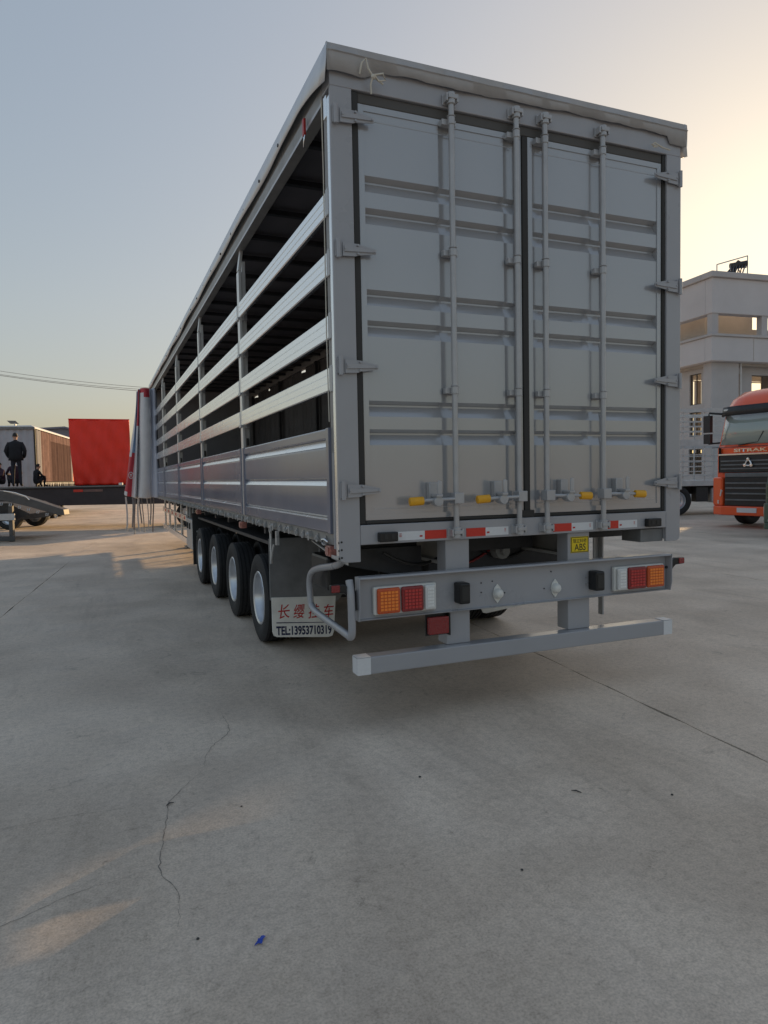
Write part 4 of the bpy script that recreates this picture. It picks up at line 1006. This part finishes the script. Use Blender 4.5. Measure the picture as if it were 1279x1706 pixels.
sp('cab', 'stake_grey', X1+0.15, X1+1.9, 0.05, 2.35, 0.60, 2.7, bevel=0.12)
def rim_y():
    m = MB(); m.lathe([(0.312, -0.13), (0.30, -0.14), (0.285, -0.12), (0.275, -0.02), (0.22, 0.0), (0.15, -0.03), (0.14, -0.09), (0.10, -0.10), (0.0, -0.10)], (0, 0, 0), 1, 36)
    return m.mesh('rim', 'rim_silver', 35)
ry = rim_y()
for x in (-1.45, -5.3, -6.35, X1+1.0):
    for y, sy in ((0.16, 1), (2.24, -1)):
        w = bpy.data.objects.new('wheel', big_ty); C.objects.link(w); w.parent = ST; w.location = (x, y, 0.50); w.rotation_euler = (0, 0, math.pi/2*sy)
        q = bpy.data.objects.new('rim', bigrim); C.objects.link(q); q.parent = w

# ------------------------------------------------------------------ left background
# dark flatbed crossing the yard
FL = thing('flatbed_trailer', 'low dark flatbed trailer across the yard, people on its deck', 'flatbed', cd(-14.0, 22.0), -yaw-R(0))
def fp(nm, m_, *q, bevel=0.01, parent=None): m = MB(); m.box(*q); return m.build(nm, m_, parent or FL, bevel)
fp('side_beam', 'flatbed_dark', 0, 9.0, 0.0, 0.14, 0.76, 1.30); fp('side_beam', 'flatbed_dark', 0, 9.0, 2.26, 2.40, 0.76, 1.30)
fp('deck', 'flatbed_dark', -0.05, 9.05, -0.04, 2.44, 1.301, 1.37)
for k in range(9): fp('cross_member', 'flatbed_dark', 0.4+k, 0.5+k, 0.141, 2.259, 0.95, 1.29)
fp('edge_trim', 'fender_grey', -0.05, 9.05, -0.055, -0.0405, 1.335, 1.372, bevel=0)
for k, (a, w_) in enumerate(((4.15, 0.30), (4.46, 0.62), (1.0, 0.5))): fp('reflective_strip', 'reflect_red' if k != 1 else 'curtain_tan', a, a+w_, -0.012, -0.001, 1.18, 1.26, bevel=0)
fp('deck_lamp', 'white_plastic', 5.62, 5.74, -0.09, -0.02, 1.373, 1.45)
for x in (0.8, 1.9, 7.7, 8.6):
    for y in (0.35, 2.05):
        w = bpy.data.objects.new('wheel', big_ty); C.objects.link(w); w.parent = FL; w.location = (x, y, 0.40); w.scale = (0.8,)*3; w.rotation_euler = (0, 0, math.pi/2)
        q = bpy.data.objects.new('rim', bigrim); C.objects.link(q); q.parent = w

# sloping grey low-loader tail at the far left
LR = thing('low_loader', 'grey low-loader trailer with drooping tail at the left edge', 'trailer', cd(-12.2, 17.6), -yaw)
pr = [(0, 1.36), (2.2, 1.34), (2.6, 1.28), (3.3, 1.06), (4.04, 0.80), (4.06, 0.66), (3.9, 0.66), (3.2, 0.88), (2.5, 1.06), (0, 1.08)]
m = MB(); m.prism(pr, 1, 0.0, 0.30); m.build('deck', 'ramp_grey', LR, 0.01)
m = MB(); m.prism([(0, 0.98), (2.5, 0.98), (3.05, 0.70), (2.6, 0.52), (0, 0.52)], 1, 0.25, 2.2); m.build('chassis', 'dark_steel', LR)
for k in range(9):
    m = MB(); x = 2.0+k*0.23; z = 1.0-max(0, x-2.6)*0.28; m.tube([(x, -0.02, z), (x, -0.05, z-0.06), (x+0.05, -0.05, z-0.06), (x+0.05, -0.02, z)], 0.012, 6); m.build('tie_hook', 'galvanised', LR)
m = MB(); m.tube([(2.55, -0.02, 1.30), (2.85, -0.03, 1.25), (3.1, -0.03, 1.16), (3.2, -0.02, 1.06)], 0.012, 6); m.build('edge_pipe', 'aluminium', LR)
for x, w_ in ((1.9, 0.16), (2.62, 0.10)):
    m = MB(); m.box(x, x+w_, 0.02, 0.12, 0.0, 0.98); m.build('support_leg', 'ramp_grey', LR, 0.01)
m = MB(); m.box(2.1, 2.8, -0.03, 0.015, 0.55, 0.72); m.build('guard_bar', 'stake_grey', LR, 0.01)
m = MB(); m.box(1.85, 2.78, -0.02, 0.015, 0.02, 0.14); m.build('guard_bar', 'ramp_grey', LR, 0.01)
m = MB(); m.box(1.0, 2.05, 0.03, 0.06, 0.05, 0.80); m.build('guard_panel', 'ramp_grey', LR, 0.01)
for x in (-0.4, 0.5):
    w = bpy.data.objects.new('wheel', big_ty); C.objects.link(w); w.parent = LR; w.location = (x, 1.9, 0.40); w.scale = (0.8,)*3; w.rotation_euler = (0, 0, math.pi/2)
    q = bpy.data.objects.new('rim', bigrim); C.objects.link(q); q.parent = w

# white curtain trailer further back
def back_trailer(name, label, x, y, az, L, w, zt, zb):
    t = thing(name, label, 'trailer', (x, y, 0), -R(az))
    return t
WT = back_trailer('white_curtain_trailer', 'pale grey trailer with tan drawn curtains behind the standing man', -3.40, 25.4, 8.0, 13, 2.5, 3.65, 1.2)
def wp(nm, m_, *q, bevel=0.01, parent=None): m = MB(); m.box(*q); return m.build(nm, m_, parent or WT, bevel)
# local: x 0 = right rear corner, body to -2.5
m = MB(); rows = []
for z in (1.15, 1.6, 2.4, 3.2, 3.52): rows.append([(-2.46+2.40*i/60, -0.01-0.018*math.sin(i*1.1)-0.010*math.sin(i*0.43+z), z) for i in range(61)])
m.grid(rows); m.build('rear_curtain', 'old_white', WT, smooth=60)
wp('rear_post', 'black_plastic', -0.055, 0.0, -0.015, 0.08, 1.1, 3.55); wp('rear_post', 'old_white', -2.53, -2.47, -0.015, 0.08, 1.1, 3.55)
m = MB(); m.prism([(-2.55, 3.53), (-2.5, 3.62), (-0.12, 3.66), (0.0, 3.60), (0.03, 3.53)], 1, -0.05, 13.0); m.build('roof', 'white_paint', WT, 0.03)
wp('roof_edge', 'fender_grey', -2.52, 0.0, -0.075, -0.051, 3.50, 3.60)
cm = ['strap_grey', 'curtain_tan', 'curtain_brown', 'truck_orange']
m = MB(); n = 130
zr = [1.55, 2.0, 2.8, 3.2, 3.5]
pts = [[(0.012+0.030*math.sin(i*1.35)+0.014*math.sin(i*0.5), 0.1+12.8*i/n, z) for i in range(n+1)] for z in zr]
for j in range(len(zr)-1):
    for i in range(n):
        y = 0.1+12.8*i/n
        m.cur = 0 if y < 0.7 else 1 if (y < 2.4 or j == 3) else 2 if y < 6.6 else 0 if y < 7.2 else 3 if y < 8.6 else 0
        m.add([pts[j][i], pts[j][i+1], pts[j+1][i+1], pts[j+1][i]], [(0, 1, 2, 3)])
m.build('side_curtain', cm, WT)
wp('side_rail', 'dark_steel', -0.05, 0.0, 0.1, 13, 1.42, 1.53); wp('load_floor', 'dark_steel', -2.45, -0.051, 0.02, 13, 1.10, 1.30); wp('inner_wall', 'curtain_tan', -2.47, -2.44, 0.1, 13, 1.31, 3.52)
for k in range(26):
    m = MB(); y = 0.35+k*0.48; m.box(0.0, 0.012, y, y+0.07, 1.12, 1.50); m.build('strap', 'curtain_white' if k % 3 else 'strap_grey', WT)
wp('side_guard', 'galvanised', -0.06, -0.02, 4, 9.5, 0.5, 0.62)
for y in (2.0, 3.3, 4.6):
    for x in (-0.2, -2.3):
        wheel(WT, x, y, 0.5, bigrim, big_ty)
wp('front_wall', 'old_white', -2.43, -0.06, 12.9, 12.98, 1.31, 3.5)

# load wrapped in a red tarpaulin, standing on the flatbed
RT = thing('red_tarp_load', 'tall load wrapped in bright red tarpaulin on the dark flatbed', 'load', cd(-9.40, 23.1)[:2]+(1.371,), -yaw+R(21))
m = MB(); n = 40; rows = []
for j in range(31):
    t = j/30; z = 2.19-2.17*t; hw = 0.93-0.10*t+0.03*math.sin(t*3); row = []
    for i in range(n+1):
        s = i/n*2-1; row.append((s*hw+0.02*t, -0.02-0.030*math.sin(s*3+t*6)*t-0.014*math.sin(s*9-t*14)-0.008*math.sin(s*23+t*8)-0.04*max(0, t-0.90)/0.1*math.sin(s*14), z))
    rows.append(row)
m.grid(rows); m.build('tarp_end', 'red_tarp', RT, smooth=60, solid=0.008)
for s_ in (-1, 1):
    m = MB(); rows = []
    for j in range(11):
        t = j/10; z = 2.18-2.15*t; hw = 0.925-0.10*t+0.03*math.sin(t*3)
        rows.append([(s_*hw+0.02*t+0.012*math.sin(i*1.3+t*5), 0.0+1.5*i/12, z) for i in range(13)])
    m.grid(rows); m.build('tarp_side', 'red_tarp', RT, smooth=60, solid=0.008)
m = MB(); m.box(-0.925, 0.925, -0.01, 1.5, 2.185, 2.20); m.build('tarp_top', 'red_tarp', RT, 0.005)
m = MB(); m.box(-0.80, 0.80, 0.08, 1.45, 0.0, 2.15); m.build('crate_stack', 'flatbed_dark', RT)
m = MB(); m.tube([(-0.94, -0.03, 2.19), (0.94, -0.03, 2.19)], 0.015, 8); m.build('tarp_rope', 'red_tarp', RT)

# distant shed, solar lamp panel, overhead wires
SHED = thing('distant_shed', 'far blue-grey shed roof between the pale and red trailers', 'shed', (-7.0, 62.0, 0))
m = MB(); m.prism([(0, 0), (6.5, 0), (6.5, 5.2), (3.2, 6.15), (0, 5.9)], 1, 0, 9); m.build('wall', 'shed_roof', SHED)
m = MB(); m.prism([(-0.3, 5.92), (3.2, 6.17), (6.8, 5.15), (6.8, 5.3), (3.2, 6.32), (-0.3, 6.07)], 1, -0.3, 9.3); m.build('roof', 'shed_roof', SHED)
SP = thing('solar_lamp_post', 'small solar panel on a pole above the pale trailer', 'lamp post', (-5.6, 41.5, 0))
m = MB(); m.cyl((0, 0, 0), (0, 0, 4.98), 0.05, 8); m.build('pole', 'galvanised', SP)
m = MB(); m.prism([(-0.42, 5.12), (0.02, 5.12), (0.20, 4.94), (-0.24, 4.94)], 1, -0.02, 0.02); m.build('panel', 'fender_grey', SP)
for k, (z0, z1, z2, lb) in enumerate(((9.25, 8.12, 7.55, 'uppermost overhead wire crossing the sky at left'), (8.95, 7.85, 7.30, 'lowest overhead wire crossing the sky at left'), (9.02, 7.93, 7.42, 'middle overhead wire close above the lowest one at left'))):
    m = MB(); P0, P1, P2 = Vector((-9.1, 48.6, z0)), Vector((-2.63, 45.9, z1)), Vector((2.1, 43.95, z2)); pts = []
    for i in range(-12, 40):
        t = i/16.0
        p = P0*((t-1)*(t-1.72)/((0-1)*(0-1.72)))+P1*(t*(t-1.72)/(1*(1-1.72)))+P2*(t*(t-1)/(1.72*0.72)); pts.append(p)
    m.tube(pts, 0.013 if k != 1 else 0.016, 5); tag(m.build('overhead_wire', 'cable_black'), lb, 'cable', 'overhead wires')

# ------------------------------------------------------------------ people on the flatbed
def skin_mesh(nodes, edges, root):
    me = bpy.data.meshes.new('sk'); me.from_pydata([n_[0] for n_ in nodes], edges, [])
    o = bpy.data.objects.new('sk', me); C.objects.link(o)
    md = o.modifiers.new('s', 'SKIN'); sv = me.skin_vertices[0].data
    for i, n_ in enumerate(nodes): sv[i].radius = n_[1] if isinstance(n_[1], tuple) else (n_[1], n_[1]); sv[i].use_root = (i == root)
    md2 = o.modifiers.new('d', 'SUBSURF'); md2.levels = 2; md2.render_levels = 2
    out = bpy.data.meshes.new_from_object(o.evaluated_get(bpy.context.evaluated_depsgraph_get()))
    C.objects.unlink(o); bpy.data.objects.remove(o)
    return out
def person(label, loc, rz, pose, top, legs, sc=1.0):
    P = thing('person', label, 'person', loc, rz); P.scale = (sc*0.88, sc*0.9, sc)
    # facing local +y
    if pose == 'stand':
        N = [((0,0,0.95),(0.15,0.11)), ((0,0,1.15),(0.15,0.10)), ((0,0.0,1.36),(0.17,0.11)), ((0,0.01,1.47),(0.075,0.075)), ((0,0.02,1.53),(0.055,0.06)), ((0,0.045,1.62),(0.085,0.10)), ((0,0.04,1.70),(0.075,0.085)),
             ((-0.19,0,1.41),0.062), ((-0.25,-0.03,1.16),0.050), ((-0.20,0.13,0.97),0.040), ((-0.20,0.19,0.93),0.038),
             ((0.19,0,1.41),0.062), ((0.31,-0.06,1.17),0.050), ((0.25,0.12,0.98),0.040), ((0.20,0.18,0.94),0.038),
             ((-0.10,0,0.88),0.095), ((-0.11,0.02,0.50),0.065), ((-0.12,-0.02,0.10),0.048), ((-0.13,0.11,0.05),(0.045,0.045)),
             ((0.10,0,0.88),0.095), ((0.11,0.03,0.50),0.065), ((0.13,0.0,0.10),0.048), ((0.15,0.13,0.05),(0.045,0.045))]
    else:
        N = [((0,0,0.22),(0.16,0.13)), ((0,0.04,0.42),(0.15,0.11)), ((0,0.09,0.62),(0.16,0.11)), ((0,0.12,0.72),(0.075,0.07)), ((0,0.14,0.77),(0.055,0.055)), ((0,0.18,0.86),(0.085,0.10)), ((0,0.18,0.94),(0.075,0.085)),
             ((-0.18,0.09,0.66),0.060), ((-0.27,0.20,0.46),0.048), ((-0.14,0.42,0.44),0.040), ((-0.08,0.46,0.45),0.036),
             ((0.18,0.09,0.66),0.060), ((0.27,0.20,0.46),0.048), ((0.14,0.42,0.44),0.040), ((0.08,0.46,0.45),0.036),
             ((-0.11,0.06,0.20),0.095), ((-0.16,0.42,0.42),0.065), ((-0.15,0.36,0.08),0.048), ((-0.15,0.48,0.04),(0.045,0.04)),
             ((0.11,0.06,0.20),0.095), ((0.16,0.42,0.42),0.065), ((0.15,0.36,0.08),0.048), ((0.15,0.48,0.04),(0.045,0.04))]
    E_ = [(0,1),(1,2),(2,3),(3,4),(4,5),(5,6),(2,7),(7,8),(8,9),(9,10),(2,11),(11,12),(12,13),(13,14),(0,15),(15,16),(16,17),(17,18),(0,19),(19,20),(20,21),(21,22)]
    me = skin_mesh(N, E_, 0)
    for mm in ('skin', top, legs, 'truck_black'): me.materials.append(MATS[mm])
    neck = N[4][0][2]; hip = N[0][0][2]; hands = [Vector(N[10][0]), Vector(N[14][0])]
    for p in me.polygons:
        c_ = p.center
        if c_.z > neck: k = 0
        elif min((c_-h_).length for h_ in hands) < 0.055: k = 0
        elif (pose == 'stand' and c_.z > hip-0.06) or (pose != 'stand' and (c_.z > 0.46 or (c_.y < 0.16 and c_.z > 0.30))): k = 1
        elif c_.z < 0.09: k = 3
        else: k = 2
        if pose != 'stand' and k == 0 and c_.z < 0.6 and False: k = 1
        p.material_index = k; p.use_smooth = True
    me.name = 'body'; o = bpy.data.objects.new('body', me); C.objects.link(o); o.parent = P
    hc = Vector(N[5][0]); top_h = Vector(N[6][0])
    # hair cap, slightly uneven, open at the face
    m = MB(); rows = []
    for j in range(7):
        ph = j/6*1.75; row = []
        for i in range(17):
            th = 2*math.pi*i/16; rr = 0.098+0.004*math.sin(5*th+j)
            zc = math.cos(ph)*0.115; rad = math.sin(ph)
            front = math.sin(th)  # +1 = face side
            if front > 0.3 and ph > 0.95: zc = math.cos(0.95)*0.115; rad = math.sin(0.95)
            row.append((hc.x+math.cos(th)*rr*rad*0.92, hc.y-0.008+math.sin(th)*(rr+0.012)*rad, hc.z+0.035+zc))
        rows.append(row)
    m.grid(rows); m.build('hair', 'hair', P, smooth=60)
    # nose and ears
    m = MB(); m.prism([(-0.012, hc.z-0.005), (0.012, hc.z-0.005), (0.0, hc.z+0.04)], 1, hc.y+0.085, hc.y+0.118); m.build('nose', 'skin', P)
    for s_ in (-1, 1):
        m = MB(); m.lathe([(0.0, -0.012), (0.024, -0.006), (0.024, 0.006), (0.0, 0.012)], (s_*0.088, hc.y-0.005, hc.z+0.015), 0, 10); m.build('ear', 'skin', P, smooth=60)
        m = MB(); m.lathe([(0.0, 0.004), (0.010, 0.0), (0.0, -0.004)], (s_*0.034, hc.y+0.094, hc.z+0.035), 1, 8); m.build('eye', 'print_black', P)
    m = MB(); m.box(-0.025, 0.025, hc.y+0.088, hc.y+0.096, hc.z-0.038, hc.z-0.030); m.build('mouth', 'print_red', P)
    # fingers of both hands
    for hi, s_ in ((10, -1), (14, 1)):
        w_, h_ = Vector(N[hi-1][0]), Vector(N[hi][0]); d_ = (h_-w_).normalized(); side = d_.cross(Vector((0, 0, 1))).normalized()
        m = MB()
        for k in range(4):
            b0 = h_+side*(k-1.5)*0.018+d_*0.01; ln = (0.060, 0.070, 0.066, 0.050)[k]
            m.tube([b0, b0+d_*ln*0.5, b0+d_*ln*0.85+Vector((0, 0, -0.02))], [0.0095, 0.009, 0.007], 6)
        b0 = w_.lerp(h_, 0.55)+side*0.03*s_; m.tube([b0, b0+side*0.02*s_+d_*0.02, b0+side*0.025*s_+d_*0.045], [0.011, 0.010, 0.008], 6)
        m.build('fingers', 'skin', P, smooth=60)
    if pose == 'stand':   # loose jacket over the body, open hem at the hips
        m = MB(); rows = []
        for (z, rx, ry_, oy) in ((1.49, 0.085, 0.085, 0.0), (1.455, 0.17, 0.12, 0.0), (1.40, 0.235, 0.145, -0.005), (1.25, 0.235, 0.155, -0.01), (1.05, 0.225, 0.155, -0.005), (0.86, 0.245, 0.17, 0.0)):
            rows.append([(math.cos(2*math.pi*i/24)*rx*(1+0.03*math.sin(i*2.1+z*9)), oy+math.sin(2*math.pi*i/24)*ry_*(1+0.04*math.sin(i*1.7+z*7)), z) for i in range(25)])
        m.grid(rows); m.build('jacket', top, P, smooth=60, solid=0.01)
        for s_ in (-1, 1):
            m = MB(); m.tube([(s_*0.19, 0, 1.42), (s_*0.27, -0.03, 1.28), (s_*0.315, -0.055, 1.16), (s_*0.285, 0.05, 1.05), (s_*0.25, 0.12, 0.98)], [0.075, 0.075, 0.068, 0.062, 0.056], 10); m.build('sleeve', top, P, smooth=60)
    return P
def on_deck(lat, dep, z=1.371):
    p = cd(lat, dep); return (p[0], p[1], z)
person('man in dark jacket and trousers standing with his back to us on the flatbed', on_deck(-11.90, 22.5), -yaw+R(18), 'stand', 'cloth_dark', 'cloth_navy', 1.0)
person('crouching person with lit face at the left edge of the flatbed', on_deck(-12.45, 22.7), -yaw+R(150), 'sit', 'cloth_purple', 'cloth_dark', 0.82)
person('crouching person in purple-black clothes just left of the standing man', on_deck(-12.16, 22.9), -yaw+R(40), 'sit', 'cloth_purple', 'cloth_navy', 0.95)
person('small crouching dark figure right of the standing man', on_deck(-11.45, 22.8), -yaw-R(30), 'sit', 'cloth_dark', 'cloth_dark', 0.75)

# ------------------------------------------------------------------ litter on the concrete
m = MB(); rows = []
random.seed(21)
for i in range(6):
    rows.append([(-0.856+0.007*j+random.uniform(-0.002, 0.002)+0.004*i, -1.618+0.006*i+random.uniform(-0.003, 0.003), 0.002+0.006*abs(math.sin(i*1.3+j*0.9))) for j in range(4)])
m.grid(rows); tag(m.build('wrapper', 'litter_blue', solid=0.001), 'crumpled bright blue wrapper lying on the concrete in front', 'litter')
def pebble(x, y, s, lb):
    m = MB(); pr = [(0.0, 0.0)]+[(s*math.sin(a)*random.uniform(0.8, 1.1), s*(1-math.cos(a))*0.5) for a in (0.7, 1.3, 1.9, 2.5)]+[(0.0, s*0.95)]
    m.lathe(pr, (0, 0, 0), 2, 7); m.v = [(p[0]*random.uniform(0.8, 1.25), p[1]*random.uniform(0.8, 1.2), p[2]) for p in m.v]
    o = m.build('pebble', 'stone', None, smooth=40); o.location = (x, y, 0.0); return tag(o, lb, 'pebble', 'pebbles scattered on the concrete')
for (x, y, s, lb) in ((-0.716, -0.662, 0.005, 'tiny dark pebble just right of the twig on the crack'), (0.144, -0.723, 0.007, 'tiny dark pebble below the middle of the underrun bar'), (0.147, -1.605, 0.006, 'tiny dark pebble right of centre, alone on open concrete'),
                      (1.105, -1.376, 0.007, 'tiny dark pebble near the slab joint at right'), (-1.017, -1.509, 0.006, 'tiny dark pebble left of the blue wrapper')): pebble(x, y, s, lb)
for (x, y, a, L_, lb) in ((-1.013, -0.507, 0.5, 0.035, 'short dark twig lying on the thin concrete crack'), (0.73, -1.171, 2.3, 0.05, 'short dark twig on bare concrete at right')):
    m = MB(); d_ = Vector((math.cos(a), math.sin(a), 0)); m.tube([Vector((x, y, 0.004))-d_*L_/2, Vector((x, y, 0.009)), Vector((x+0.004, y, 0.004))+d_*L_/2], [0.002, 0.004, 0.0015], 6); tag(m.build('twig', 'stone'), lb, 'twig')
